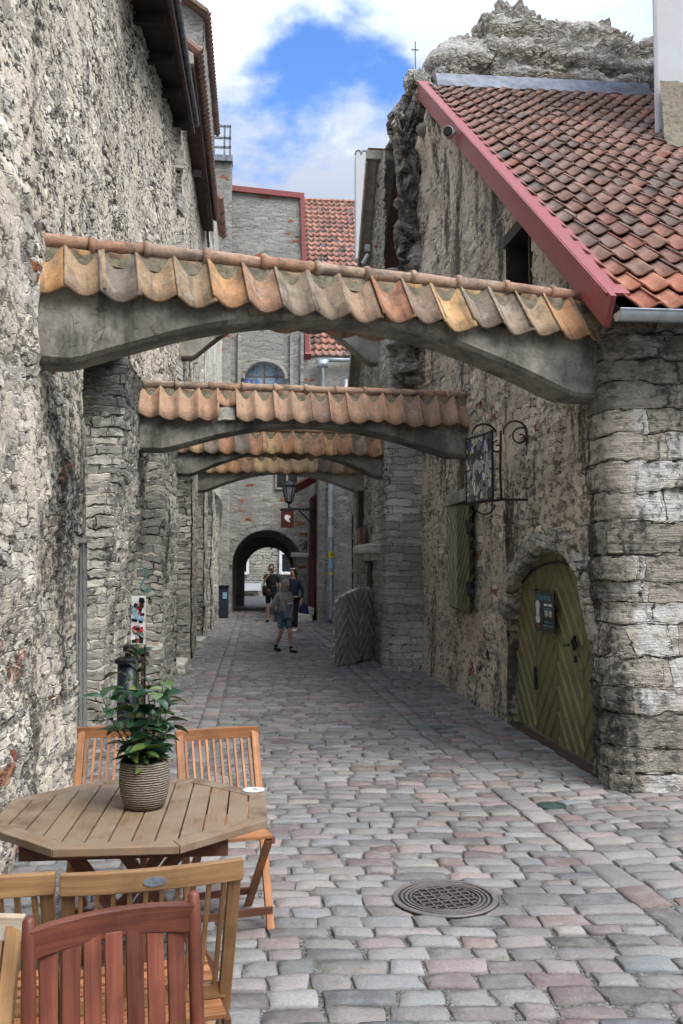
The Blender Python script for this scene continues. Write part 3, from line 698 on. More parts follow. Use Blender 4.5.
lane_arch((-1.3, 15.05), (2.3, 15.25), 3.14, 3.57, 3.62, 3.92, .34, 15, 'tile_a', 'third lane arch with dark grey and orange tiles, meeting the stone buttress', seed=8, amp=.04)
lane_arch((-1.3, 19.0), (2.3, 18.8), 3.2, 3.58, 3.7, 3.97, .34, 14, 'tile_c', 'farthest tiled lane arch with pale tan tiles', seed=9, cm='conc_l', amp=.04)
lane_arch((-1.35, 16.0), (2.25, 16.15), 5.27, 6.1, 6.5, 6.6, .34, 16, 'tile_c', 'bare concrete arch without tiles, high above the other lane arches', cm='conc_l', tiles=False, seed=4)
random.seed(21)

# ------------------------------------------------------------------ right building
t = thing('stone_house', 'weathered stone house with arched green door and steep pantile roof on the right', 'house', (4, 9, 0))
XR = 2.73
DN = [(7.15, 0.), (7.17, .45), (7.22, .75), (7.34, 1.15), (7.5, 1.46), (7.75, 1.69), (8.05, 1.8), (8.35, 1.84), (8.75, 1.82), (9.15, 1.77), (9.5, 1.66), (9.7, 1.5), (9.82, 1.2), (9.85, .5), (9.86, 0.)]
dy_ = np.array([p[0] for p in DN]); dz_ = np.array([p[1] for p in DN])
def topz(y): return 3.5 + (y - 6.5) * .745
WH = (8.93, 9.84, 4.4, 5.2)    # upper window hole
def wallx(Y, Z): return XR + .08 * (fbm(Y * .9, Z * .9, 2) - .5) - .12 * np.clip(.5 - Z, 0, 1) * np.clip((Y - 9.8) / 1., 0, 1) + .03 * np.clip((Z - 2.6), 0, 1) - np.clip((Y - 13.3) / 1.2, 0, 1) * np.clip((Z - 3.) / 2, 0, 1) * .55 * (fbm(Y * 1.6, Z * 1.3, 44) - .38)
mb = MB()
def wseg(ya, yb, bot, top, dz=.028, step=.0045):
    ys = geo(ya, yb, step, lo=.02); v = np.linspace(0, 1, int(4.5 / dz) if top is topz else int(2.6 / dz))
    B = bot(ys) if callable(bot) else np.full_like(ys, bot); T = top(ys) if callable(top) else np.full_like(ys, top)
    Y = np.repeat(ys[:, None], len(v), 1); Z = B[:, None] + (T - B)[:, None] * v[None]
    mb.grid(np.stack([wallx(Y, Z), Y, Z], -1), (-1, 0, 0))
wseg(7.05, 7.15, -.06, topz); wseg(7.15, 8.93, lambda y: np.interp(y, dy_, dz_), topz)
wseg(8.93, 9.84, lambda y: np.interp(y, dy_, dz_), WH[2]); wseg(8.93, 9.84, WH[3], topz); wseg(9.838, 9.862, lambda y: np.interp(y, dy_, dz_), topz)
wseg(9.86, 15.2, -.06, topz, dz=.03)
mb.build('lane_wall', M['wall_r'], t, smooth=True)
mb = MB(); mb.add([(XR + .16, 9.95, -.05), (XR + .16, 15.2, -.05), (XR + .16, 15.2, 9.6), (XR + .16, 9.95, 5.9)], [(0, 1, 2, 3)]); mb.add([(XR + .16, 8.8, 1.95), (XR + .16, 9.95, 1.95), (XR + .16, 9.95, 4.3), (XR + .16, 8.8, 4.3)], [(0, 1, 2, 3)]); mb.build('wall_core', M['conc'], t)
# door reveal
path = np.array([(7.15, -.05)] + DN + [(9.86, -.05)]); dep = np.linspace(0, .22, 8)
seg_ = []
for (a, b) in zip(path[:-1], path[1:]):
    L = np.hypot(*(b - a)); k_ = max(1, int(L / .03)); seg_ += [a + (b - a) * i / k_ for i in range(k_)]
seg_ = np.array(seg_ + [path[-1]])
P = np.zeros((len(seg_), 8, 3)); P[:, :, 1] = seg_[:, 0:1]; P[:, :, 2] = seg_[:, 1:2]; P[:, :, 0] = wallx(seg_[:, 0], seg_[:, 1])[:, None] - .02 + dep[None]
mb = MB(); mb.grid(P, (0, 0, -1)); mb.build('door_reveal', M['wall_r'], t, smooth=True)
# voussoirs round the door head
mb = MB()
hd = [(7.3, 1.05), (7.42, 1.3), (7.56, 1.53), (7.78, 1.71), (8.05, 1.79), (8.35, 1.84), (8.65, 1.83), (8.95, 1.78), (9.2, 1.69), (9.5, 1.55), (9.7, 1.36), (9.82, 1.1)]
for (a, b) in zip(hd[:-1], hd[1:]):
    a = np.array(a); b = np.array(b); c = (a + b) / 2; dd = (b - a); L = np.hypot(*dd); dd /= L; nn = np.array([-dd[1], dd[0]])
    if nn[1] < 0: nn = -nn
    hh = random.uniform(.13, .19); q = c + nn * (hh / 2 + .01)
    Mx = np.array([[1, 0, 0], [0, dd[0], nn[0]], [0, dd[1], nn[1]]])
    mb.box((XR + .02, q[0], q[1]), (.13 + random.uniform(-.02, .02), L * .95, hh), rot=Mx)
mb.split('voussoir', M['wall_r2'], t, bevel=.015)
# chevron boarded panels
def chevron(y, z, wc, bh, slope, dirs=1):
    c = np.floor(y / wc); fy = y / wc - c; sgn = np.where((c % 2) == 0, 1., -1.) * dirs
    s = (z + sgn * (fy - .5) * wc * slope) / bh; f = s - np.floor(s)
    rid = np.exp(-((f - .82) / .055) ** 2); gro = np.exp(-((f - .97) / .035) ** 2) + np.exp(-((f + .03) / .035) ** 2) + np.exp(-(np.minimum(fy, 1 - fy) * wc / .007) ** 2)
    return rid * .014 - np.minimum(gro, 1) * .014
def chv(h): return np.stack([h * 0, h * 0, h / .014], -1)
ys = np.linspace(7.1, 9.9, 480); vz = np.linspace(0, 1, 330)
T = np.interp(ys, dy_, dz_) + .05; Yg = np.repeat(ys[:, None], 330, 1); Zg = .03 + (np.maximum(T, .1) - .03)[:, None] * vz[None]
dt = thing  # alias
door_root = MB(); hc_ = chevron(Yg - 7.13, Zg, .68, .23, 1.05, 1); P = np.stack([XR + .08 - hc_, Yg, Zg], -1); door_root.grid(P, (-1, 0, 0), gv=chv(hc_))
dr = door_root.build('door', M['olive'], t, label='olive green arched door with raised chevron boards', smooth=False)
mb = MB()
hp = [(XR + 0.055, y, np.interp(y, dy_, dz_) - .13) for y in np.linspace(7.5, 9.55, 20)]
mb.tube(hp, .012, 6); mb.build('draught_strip', M['iron'], dr)
mb = MB(); c = np.array([XR + 0.040, 7.93, 1.0])
for a_ in (0, 90): mb.box(c, (.02, .04, .13), rot=Euler((R(a_ + 8), 0, 0)).to_matrix())
mb.tube([c + np.array([-.05, 0, -.02]), c + np.array([-.06, .1, -.03])], .011, 8); mb.box(c + np.array([0, -.02, -.14]), (.02, .035, .06))
mb.build('handle', M['iron'], dr)
mb = MB()
for y, z in ((9.03, 1.32), (9.1, .55)): mb.bar((XR + 0.055, y, z - .1), (XR + 0.055, y + .03, z + .12), .03, .02)
mb.split('hinge', M['iron'], dr)
mb = MB(); mb.box((XR + 0.050, 8.33, 1.81), (.03, .1, .05), rv=(0, 0, 0)); mb.box((XR + 0.040, 8.33, 1.81), (.03, .03, .055)); mb.build('latch_plate', M['yellow'], dr)
mb = MB(); mb.box((XR + .03, 8.5, -.01), (.17, 2.6, .06)); mb.build('threshold', M['rust'], t, bevel=.01)
# small black sign on the door
sy, sz = 8.7, 1.235
sg = thing('door_sign', 'small black opening hours sign hung on the olive arched door', 'sign', (XR + .02, sy, 1.05))
mb = MB(); mb.box((XR + .025, sy, sz), (.012, .6, .38)); mb.build('board', M['signblack'], sg, bevel=.003)
def text(body, size, loc, rot, mat, parent=None, name='lettering', align='CENTER', ext=.001, sx=1.):
    c = bpy.data.curves.new(name, 'FONT'); c.body = body; c.size = size; c.extrude = ext; c.align_x = align; c.align_y = 'CENTER'
    tmp = bpy.data.objects.new(name, c); COL.objects.link(tmp); me = bpy.data.meshes.new_from_object(tmp.evaluated_get(bpy.context.evaluated_depsgraph_get())); bpy.data.objects.remove(tmp)
    me.materials.clear(); me.materials.append(mat); o = bpy.data.objects.new(name, me); COL.objects.link(o); o.rotation_euler = rot
    o.location = Vector(loc) - (Vector(ORG[parent.name]) if parent else Vector((0, 0, 0))); o.scale = (sx, 1, 1); o.parent = parent
    return o
RT = (R(90), 0, R(-90)); xf = XR + .017
text('Klaasikoda', .1, (xf, sy, sz + .135), RT, M['signblue'], sg, sx=.98)
text('10-18', .09, (xf, sy - .12, sz - .02), RT, M['paper'], sg, ext=.002, sx=1.05)
for z, w_, k_, mk in ((.065, .24, 0, 'paper'), (.03, .25, 1, 'signblue'), (-.095, .2, 1, 'signblue'), (-.13, .28, 1, 'signblue')):
    mb = MB()
    for q in range(9):
        if random.random() < .9: mb.box((xf, sy - .12 - w_ / 2 + w_ * (q + .5) / 9, sz + z), (.003, w_ / 9 * .75, .012 if k_ else .02))
    mb.build('small_print', M[mk], sg, kind='stuff')
mb = MB()
for (oy, oz, a_, b_) in ((.19, .055, .07, .05), (.19, -.02, .055, .05), (.19, -.08, .075, .04)):
    mb.add([(xf - .001 - oz * .01, sy + oy + a_ * math.cos(q * math.pi / 10), sz + oz + b_ * math.sin(q * math.pi / 10)) for q in range(20)], [tuple(range(20))])
mb.build('printed_picture', M['paper'], sg)
mb = MB(); mb.box((xf, sy + .19, sz - .145), (.003, .16, .01)); mb.build('caption', M['redmark'], sg)
# upper window
wn_ = MB(); y0, y1, z0, z1 = WH
P = [(XR, y0, z0), (XR, y1, z0), (XR, y1, z1), (XR, y0, z1)]; D2 = np.array([.5, 0, 0])
for a, b in zip(P, P[1:] + P[:1]):
    a = np.array(a); b = np.array(b); wn_.add([a, b, b + D2, a + D2], [(0, 1, 2, 3)])
wn_.add([np.array(p) + D2 for p in P], [(0, 1, 2, 3)])
wo_ = wn_.build('window', M['dark'], t)
mb = MB(); mb.bar((XR + .1, y0 - .1, z1 + .02), (XR + .1, y1 + .1, z1 + .06), .2, .13); mb.bar((XR + .12, y0 + .35, z0), (XR + .12, y0 + .35, z1), .06, .05); mb.bar((XR + .02, y0 - .1, z0 - .03), (XR + .02, y1 + .1, z0 - .03), .12, .06)
mb.build('frame', M['dark'], wo_)
# camera-facing corner
poly = [(2.74, 7.3), (2.74, 7.06), (2.755, 6.96), (2.81, 6.9), (2.92, 6.87), (8.0, 6.85)]
def fnc(P):
    x = P[:, :, 0]; y = P[:, :, 1]; z = P[:, :, 2]
    k = np.clip((1.35 - z) / 1.35, 0, 1) ** 1.3 * np.clip((7.3 - y) / .4, 0, 1)
    P[:, :, 1] = y - .16 * k + .05 * (fbm(x, z, 8) - .5); P[:, :, 0] = x - .07 * k
    return P
m_ = MB()
pts = []
for a, b in zip(poly[:-1], poly[1:]):
    a = np.array(a); b = np.array(b); k_ = max(1, int(np.linalg.norm(b - a) / .022)); pts += [a + (b - a) * i / k_ for i in range(k_)]
pts = np.array(pts + [np.array(poly[-1])]); zs = lin(-.06, 3.56, .022)
Pg = np.zeros((len(pts), len(zs), 3)); Pg[:, :, 0] = pts[:, :1]; Pg[:, :, 1] = pts[:, 1:]; Pg[:, :, 2] = zs
m_.grid(fnc(Pg), (0, -1, 0)); m_.build('corner_wall', M['ashlar'], t, smooth=True)
# roof
ry0, rz0, ry1, rz1 = 6.5, 3.56, 14.44, 9.46
vd = np.array([0, ry0 - ry1, rz0 - rz1]); SL = np.linalg.norm(vd); vd /= SL; nd = np.cross(vd, (1., 0, 0)); nd = nd if nd[2] > 0 else -nd
nr = 27; lv = SL / nr; wu = .205; tm = MB(); tn = MB()
for r_ in range(nr):
    for c_ in range(27):
        o = np.array([2.74 + c_ * wu, ry1, rz1 + .0]) + vd * (lv * r_ - .05)
        new = r_ == nr - 1 or (r_ == nr - 2 and c_ < 6) 
        tilesheet(tn if new else tm, o, (1, 0, 0), vd, nd, wu, lv + .07, .034, lift=.045, nu=9, nv=2, jit=.004)
for mbx, mt, nm in ((tm, 'tile_r', 'roof_tiles'), (tn, 'tile_new', 'eave_tiles')):
    ob = mbx.build(nm, M[mt], t, smooth=True); md = ob.modifiers.new('thick', 'SOLIDIFY'); md.thickness = .016; md.offset = -1
mb = MB(); mb.grid(np.array([[(2.7, ry0, rz0 - .06), (2.7, ry1, rz1 - .06)], [(8.3, ry0, rz0 - .06), (8.3, ry1, rz1 - .06)]]), (0, 0, 1)); mb.build('roof_deck', M['dark'], t)
mb = MB(); u_ = np.array([0, ry1 - ry0, rz1 - rz0]) / SL
def pr(y_off, dn): return np.array([0, ry0, rz0]) + u_ * y_off + np.array([0, 0, dn])
a = pr(.12, -.1); b = pr(SL + .15, -.12)
mb.bar((2.62, a[1], a[2] + .02), (2.62, b[1], b[2] + .02), .045, .25)
mb.bar((2.68, a[1], a[2] + .15), (2.68, b[1], b[2] + .15), .19, .03)
mb.build('verge_board', M['red'], t, bevel=.004)
mb = MB(); mb.box((4.7, ry1 + .06, rz1 + .12), (3.6, .06, .34), rot=Euler((R(-30), 0, 0)).to_matrix()); mb.build('flashing', M['zincd'], t)
mb = MB(); n_ = 12
sec = [(.068 * math.cos(math.pi + math.pi * i / n_), .068 * math.sin(math.pi + math.pi * i / n_)) for i in range(n_ + 1)]
P = np.array([[(x, 6.42 + s_[0], 3.5 + s_[1]) for s_ in sec] for x in np.linspace(2.6, 8.2, 12)]); mb.grid(P, None)
P2 = P.copy(); P2[:, :, 1] = 6.42 + (P[:, :, 1] - 6.42) * .93; P2[:, :, 2] = 3.5 + (P[:, :, 2] - 3.5) * .93; mb.grid(P2, None)
mb.add(P[0] , [tuple(range(n_ + 1))])
mb.tube([(2.6, 6.352, 3.505), (8.2, 6.352, 3.505)], .009, 6)
for x in (3.12, 4.0, 4.9): mb.tube([(x, 6.42 + 1.06 * s_[0], 3.5 + 1.06 * s_[1]) for s_ in sec], .012, 6)
mb.build('gutter', M['zinc'], t, smooth=True)
# security camera and round wall lamp
cc = thing('security_camera', 'small white security camera with black face on the red roof board', 'camera', (2.5, 11.2, 6.8))
# (470,150) on the verge board
cy_ = 11.75; cz_ = rz0 + (cy_ - ry0) * .743 - .12
ORG[cc.name] = np.array([2.52, cy_, cz_]); cc.location = (2.52, cy_, cz_)
mb = MB(); mb.tube([(2.52, cy_, cz_), (2.46, cy_ - .18, cz_ - .03)], [.06, .07], 14); mb.tube([(2.6, cy_, cz_ + .05), (2.52, cy_ - .02, cz_)], .02, 8); mb.build('housing', M['white'], cc, smooth=True)
mb = MB(); mb.tube([(2.461, cy_ - .178, cz_ - .03), (2.452, cy_ - .205, cz_ - .034)], [.066, .058], 14); mb.build('lens', M['iron'], cc)
mb = MB(); c = np.array([2.62, 14.1, 8.55]); mb.lathe([(.02, -.1), (.09, -.08), (.13, 0), (.12, .05), (.04, .1)], c, 16); mb.tube([c, c + np.array([.2, .1, .1])], .04, 8)
mb.build('wall_lamp', M['conc_l'], None, 'small round grey lamp under the top end of the red roof board', 'lamp', smooth=True)

# ruin rock
OUT = [(2.15, 8.0), (2.3, 8.76), (2.51, 9.21), (2.62, 9.65), (3.04, 10.0), (3.21, 10.4), (3.65, 10.75), (4.1, 10.95), (4.19, 11.35), (4.64, 11.5), (5.08, 11.35), (5.22, 11.15), (5.71, 11.25), (6.16, 11.25), (6.7, 11.2), (6.95, 11.), (8.3, 10.6)]
ox = np.array([p[0] for p in OUT]); oz = np.array([p[1] for p in OUT]) + .55
xs = lin(2.35, 8.3, .045); side = np.array([[2.3 + .4 * (1 - q), 14.6 + 1.5 * (1 - q)] for q in np.linspace(0, 1, 30)]); front = np.stack([xs, 15.4 - .8 * np.clip((3.1 - xs) / .4, 0, 1)], 1)
pl = np.concatenate([side, front]); tz = np.concatenate([np.interp(2.3, ox, oz) + 0 * side[:, 1] - (side[:, 1] - 15.45) * .25, np.interp(xs, ox, oz)])
tz = tz + .12 * (fbm(pl[:, 0] * 4, pl[:, 1] * 4, 17) - .5)
nv = 130; vv = np.linspace(0, 1.3, nv); P = np.zeros((len(pl), nv, 3))
for j, v in enumerate(vv):
    vz = min(v, 1.); P[:, j, 0] = pl[:, 0]; P[:, j, 1] = pl[:, 1]; P[:, j, 2] = 4.6 + (tz - 4.6) * vz
    back = max(0, v - .9); f = fbm(pl[:, 0] * 1.2, np.full(len(pl), v * 7.), 23)
    nf = len(side); bul = (f - .5) * .7
    P[nf:, j, 1] += back * 4 - bul[nf:] + .4 * vz ** 2; P[:nf, j, 0] += back * 3 - bul[:nf] * .6
    if v > 1: P[:, j, 2] -= (v - 1) * 1.2
mb = MB(); mb.grid(P, (0, -1, 0)); mb.build('ruined_wall', M['ruin'], None, 'rugged grey remnant of a ruined wall rising behind the pantile roof', 'ruin', smooth=True)
# buttress
t = thing('stone_buttress', 'tall buttress of long flat grey stone courses beside the hanging shutter wall', 'buttress', (2.5, 15.2, 0))
def fnb(P):
    z = P[:, :, 2]; k = np.clip(1.2 - z, 0, 1.2) / 1.2
    P[:, :, 0] += .1 * (fbm(z * .8, P[:, :, 1] * 0, 3) - .5) + np.where(P[:, :, 0] < 2.5, .1 * k * (P[:, :, 1] < 15.2), 0) ; P[:, :, 1] -= .15 * k * (P[:, :, 1] < 15.5); return P
mb = MB(); sweep(mb, [(2.2, 17), (2.16, 15.02), (2.2, 14.95), (2.98, 14.95)], -.06, 6.6, .035, .0035, (-.3, -1, 0), fnb); mb.build('buttress_face', M['buttress'], t, smooth=True)
t = thing('rubble_house', 'narrow rubble stone house front just past the grey buttress', 'house', (2.3, 18, 0))
mb = MB(); ys = geo(15.5, 19.6, .004); v = np.linspace(0, 1, 200); T = np.minimum(8.9, 8.9 - 1.06 * (ys - 16.3)); Yg = np.repeat(ys[:, None], 200, 1); Zg = -.06 + (T[:, None] + .06) * v[None]
mb.grid(np.stack([2.22 + .08 * (fbm(Yg, Zg, 31) - .5), Yg, Zg], -1), (-1, 0, 0)); plane_yz(mb, 3.0, geo(19.6, 28.5, .02), lin(-.06, 6.5, .15), (-1, 0, 0))
mb.build('lane_wall', M['wall_r2'], t, smooth=True)
mb = MB(); mb.box((2.32, 19.66, 2.6), (.3, .1, 5.2)); mb.build('corner', M['wall_r2'], t)
# boards under the verge
def tilt_panel(name, c4, mat, parent, th=.05, n=3):
    m_ = MB(); c4 = [np.array(c, float) for c in c4]
    for i in range(n):
        a = c4[0] + (c4[1] - c4[0]) * (i + .02) / n; b = c4[0] + (c4[1] - c4[0]) * (i + .98) / n
        d = c4[3] + (c4[2] - c4[3]) * (i + .02) / n; e = c4[3] + (c4[2] - c4[3]) * (i + .98) / n
        nn = np.cross(b - a, d - a); nn = nn / np.linalg.norm(nn) * th * (1 + .2 * (i % 2)); q = [a, b, e, d]
        m_.add(q + [p + nn for p in q], [(0, 3, 2, 1), (4, 5, 6, 7), (0, 1, 5, 4), (1, 2, 6, 5), (2, 3, 7, 6), (3, 0, 4, 7)])
    return m_.build(name, M[mat], parent)
tilt_panel('verge_boards', [(1.98, 16.3, 9.0), (2.5, 16.3, 9.0), (2.4, 19.7, 5.4), (1.98, 19.7, 5.4)], 'greyboard', t, n=3)
mb = MB(); mb.box((2.28, 16.25, 9.08), (.64, .12, .16)); mb.bar((1.98, 16.3, 9.02), (1.98, 19.7, 5.42), .04, .2); mb.build('cap_board', M['greyboard'], t)
mb = MB(); mb.grid(np.array([[(1.98, 16.2, 9.2), (1.98, 19.8, 5.55)], [(5, 16.2, 9.2), (5, 19.8, 5.55)]]), (0, 0, 1)); mb.build('roof_slope', M['tile_r'], t)
ch = thing('chimney_flue', 'grey metal chimney flue with a double arched cowl above the wooden verge', 'chimney', (2.2, 21, 8.6))
mb = MB(); mb.box((2.4, 21, 10.), (.26, .3, 2.5)); mb.build('flue', M['white'], ch)
mb = MB()
for s_ in (-.07, .07): mb.tube([(2.4 + s_ + .065 * math.cos(a_), 20.86, 11.2 + .1 * math.sin(a_)) for a_ in np.linspace(0, math.pi, 9)], .022, 6)
mb.build('cowl', M['zincd'], ch)
mb = MB(); mb.box((2.1, 17.3, 7.75), (.1, .1, .12)); mb.tube([(2.1, 17.25, 7.6), (2.0, 17.2, 7.4)], .04, 8); mb.build('spotlight', M['white'], None, 'tiny white spotlight fixed to the grey verge boards', 'spotlight')
# niches of the rubble house
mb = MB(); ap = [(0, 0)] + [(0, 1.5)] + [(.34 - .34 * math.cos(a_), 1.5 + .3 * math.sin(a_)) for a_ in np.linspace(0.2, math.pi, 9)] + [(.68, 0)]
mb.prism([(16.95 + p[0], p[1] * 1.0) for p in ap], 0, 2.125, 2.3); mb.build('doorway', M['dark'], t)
mb = MB(); mb.prism([(17.9 + p[0] * .9, 1.75 + p[1] * .42) for p in ap], 0, 2.125, 2.3); mb.build('niche', M['brownboard'], t)
mb = MB(); mb.box((2.06, 16.7, 1.98), (.36, 1.5, .14), rot=Euler((0, .08, .05)).to_matrix()); mb.box((2.1, 16.5, 1.86), (.25, .9, .12)); mb.build('stone_ledge', M['lightstone'], t, bevel=.03)
mb = MB(); mb.box((2.13, 19.0, 2.85), (.08, .45, .75)); mb.build('shutter', M['rust'], t)
mb = MB(); mb.box((2.14, 18.6, 2.3), (.12, .25, .3)); mb.build('brick_patch', M['tile_f'], t)
# gate
gt = thing('gate_leaf', 'low free standing grey chevron gate leaf swung out into the lane', 'gate', (1.29, 15.45, 0))
a = np.array([1.3, 15.45]); b = np.array([2.17, 16.85]); L = np.hypot(*(b - a)); dd = (b - a) / L; nn = np.array([dd[1], -dd[0]])
su = np.linspace(0, L, 300); tp = np.interp(su / L, [0, .05, .2, .45, .6, .8, .95, 1], [1.08, 1.12, 1.2, 1.27, 1.3, 1.28, 1.18, 1.12]) * 1.0
Sg = np.repeat(su[:, None], 240, 1); Zg = .04 + (tp - .04)[:, None] * np.linspace(0, 1, 240)[None]
hh = chevron(Sg, Zg, L / 4, .2, 1.0, -1)
if nn[0] > 0: nn = -nn
P = np.stack([a[0] + dd[0] * Sg + nn[0] * hh * 1.6, a[1] + dd[1] * Sg + nn[1] * hh * 1.6, Zg], -1)
nn3 = (nn[0], nn[1], 0); mb = MB(); mb.grid(P, nn3, gv=chv(hh)); ob = mb.build('board_panel', M['gate'], gt)
md = ob.modifiers.new('thick', 'SOLIDIFY'); md.thickness = .05; md.offset = -1
mb = MB()
for z in (.28, .95): mb.bar((*(b + (a - b) * .12 + nn * .015), z), (*(b + nn * .015), z), .05, .04)
mb.bar((*(a + dd * .08 + nn * .02), .25), (*(a + dd * .08 + nn * .02), .5), .04, .03); mb.box((*(a + dd * .95), .06), (.14, .1, .1))
mb.split('hinge', M['iron'], gt)
# shutter on the right wall
sh = thing('chevron_shutter', 'narrow olive wooden shutter with chevron boards on the rough right wall', 'shutter', (2.66, 11.8, 1.1))
su = np.linspace(11.2, 12.4, 240); Zs = np.linspace(1.1, 2.42, 260); Sg, Zg = np.meshgrid(su, Zs, indexing='ij')
hs_ = chevron(Sg - 11.2, Zg, .6, .16, .9, 1); P = np.stack([2.6 - hs_ * 1.2, Sg, Zg + (Sg - 11.2) * .05], -1); mb = MB(); mb.grid(P, (-1, 0, 0), gv=chv(hs_)); ob = mb.build('board_panel', M['olive2'], sh)
md = ob.modifiers.new('thick', 'SOLIDIFY'); md.thickness = .05; md.offset = -1
mb = MB(); mb.box((2.64, 11.8, 2.56), (.12, 1.5, .16)); mb.build('lintel', M['conc_l'], sh, bevel=.01)
mb = MB()
for z in (1.4, 2.15): mb.bar((2.59, 11.12, z - .08), (2.59, 11.22, z + .08), .05, .03)
mb.split('hinge', M['iron'], sh)
# iron bracket with stained glass
br = thing('hanging_glass_sign', 'stained glass panel hanging in a curled rusty iron bracket on the right wall', 'sign', (2.7, 9.2, 2.3))
mb = MB(); YB = 9.05
def arc(c, r0, r1, a0, a1, n=20): return [(c[0] + (r0 + (r1 - r0) * i / n) * math.cos(R(a0 + (a1 - a0) * i / n)), c[1], c[2] + (r0 + (r1 - r0) * i / n) * math.sin(R(a0 + (a1 - a0) * i / n))) for i in range(n + 1)]
mb.tube([(2.74, YB, 2.33), (2.45, YB, 2.33), (2.18, YB, 2.3)], .013, 6)
mb.tube([(2.72, YB, 2.5), (2.7, YB, 3.05)], .012, 6); mb.tube(arc((2.58, YB, 3.0), .13, .11, 0, 190), .01, 6); mb.tube(arc((2.64, YB, 2.96), .1, .02, 60, 480), .009, 6)
mb.tube([(2.44, YB, 3.02), (2.43, YB, 2.6), (2.44, YB, 2.33)], .012, 6)
mb.tube(arc((2.3, 9.2, 2.98), .14, .12, 20, 170), .011, 6); mb.tube(arc((2.42, 9.1, 2.86), .07, .015, 90, 500), .009, 6)
mb.tube(arc((2.3, 9.15, 2.3), .12, .1, 185, 350), .008, 6)
mb.build('bracket', M['rust'], br)
gp0 = np.array([2.18, 9.45, 0]); gp1 = np.array([2.3, 8.85, 0]); mb = MB()
for z in (2.32, 2.98): mb.bar(gp0 + (0, 0, z), gp1 + (0, 0, z), .02, .02)
for p in (gp0, gp1): mb.bar(p + (0, 0, 2.3), p + (0, 0, 3.0), .02, .02)
mb.build('frame', M['iron'], br)
mb = MB(); mb.add([gp0 + (.004, 0, 2.33), gp1 + (.004, 0, 2.33), gp1 + (.004, 0, 2.97), gp0 + (.004, 0, 2.97), gp0 + (-.004, 0, 2.33), gp1 + (-.004, 0, 2.33), gp1 + (-.004, 0, 2.97), gp0 + (-.004, 0, 2.97)], [(0, 1, 2, 3), (7, 6, 5, 4), (0, 4, 5, 1), (3, 2, 6, 7)])
mb.build('glass_panel', M['stained'], br)
# white tower on the right
t = thing('white_tower', 'whitewashed round tower wall rising at the right behind the pantile roof', 'tower', (6.4, 12.5, 7))
mb = MB(); mb.prism([(5.33, 11.75), (8.5, 11.2), (8.5, 15.), (6.9, 15.)], 2, 6.5, 12.5); mb.build('tower_wall', M['white'], t, bevel=.06)
xs = np.linspace(0, 1, 30); mb = MB(); Sg, Vg = np.meshgrid(np.linspace(0, 1, 60), np.linspace(0, 1, 12), indexing='ij')
# mortar fillet on the roof at the foot of the tower
bx = 5.4 + 2.9 * Sg; by = 11.62 - .6 * Sg
P = np.stack([bx - .2 * Vg + .1 * (fbm(Sg * 20, Vg * 4, 3) - .5), by + .05 - .55 * Vg, 3.56 + (by + .05 - .55 * Vg - 6.5) * .743 + .75 * (1 - Vg) ** 1.5 + .12 * fbm(Sg * 15, Vg * 5, 5)], -1)
mb.grid(P, (0, -1, 1)); mb.build('mortar_fillet', M['mortar'], t, smooth=True)
# weather vane
t = thing('weather_vane', 'thin weather vane with a small flag against the sky', 'weather vane', (4.2, 40, 14))
X0, Z0 = 7.04, 22.3; UP = 1.4
mb = MB(); mb.tube([(X0, 40, 17), (X0, 40, 25.3)], .022, 6); mb.bar((X0 - .17, 40, 24.9), (X0 + .17, 40, 24.9), .035, .035); mb.build('rod', M['iron'], t)
mb = MB()
for k_ in range(4): mb.box((X0 - .28, 40, 23.2 + k_ * .12), (.5, .04, .05))
mb.box((X0 - .52, 40, 23.35), (.06, .04, .4)); mb.box((X0 - .2, 40, 23.35), (.05, .04, .4)); mb.build('flag', M['iron'], t)

# ------------------------------------------------------------------ far facade
YF = 34.
t = thing('gatehouse', 'tall grey stone building closing the lane with an arched passage', 'building', (.4, 34, 0))
mb = MB(); al = np.linspace(0, math.pi, 25); acx, aw, asp, ah = .44, 1.27, 1.75, 1.28
def archz(x): return asp + ah * np.sqrt(np.clip(1 - ((x - acx) / aw) ** 2, 0, 1))
xs = lin(acx - aw, acx + aw, .05); v = np.linspace(0, 1, 60)
Xg = np.repeat(xs[:, None], 60, 1); Zg = archz(xs)[:, None] + (7.9 - archz(xs))[:, None] * v[None]; mb.grid(np.stack([Xg, np.full_like(Xg, YF), Zg], -1), (0, -1, 0))
plane_xz(mb, YF, lin(-1.3, acx - aw, .06), lin(-.05, 7.9, .06)); plane_xz(mb, YF, lin(acx + aw, 3.3, .06), lin(-.05, 7.9, .06))
mb.build('lower_wall', M['facade'], t, smooth=True)
mb = MB(); wx0, wx1 = -.48, 1.1
plane_xz(mb, YF, lin(-1.3, wx0, .06), lin(7.9, 12, .06)); plane_xz(mb, YF, lin(wx1, 2.0, .06), lin(7.9, 12, .06))
xs = lin(wx0, wx1, .05); zt = 8.6 + .65 * np.sqrt(np.clip(1 - ((xs - .31) / .8) ** 2, 0, 1)); v = np.linspace(0, 1, 40)
mb.grid(np.stack([np.repeat(xs[:, None], 40, 1), np.full((len(xs), 40), YF), zt[:, None] + (12 - zt)[:, None] * v], -1), (0, -1, 0))
plane_xz(mb, YF, lin(-1.3, 1.75, .06), lin(12, 15.6, .06)); plane_xz(mb, YF + .02, lin(1.7, 6, .2), lin(7.9, 9.6, .1))
mb.build('upper_wall', M['facade_up'], t, smooth=True)
mb = MB(); mb.box((.31, YF + .3, 8.6), (1.7, .04, 1.5)); wob = mb.build('window', M['winlead'], t, label='arched leaded window with pale blue panes')
mb = MB(); mb.tube([(.31 - .8 * math.cos(a_), YF - .02, 8.6 + .66 * math.sin(a_)) for a_ in np.linspace(0, math.pi, 17)], .07, 6)
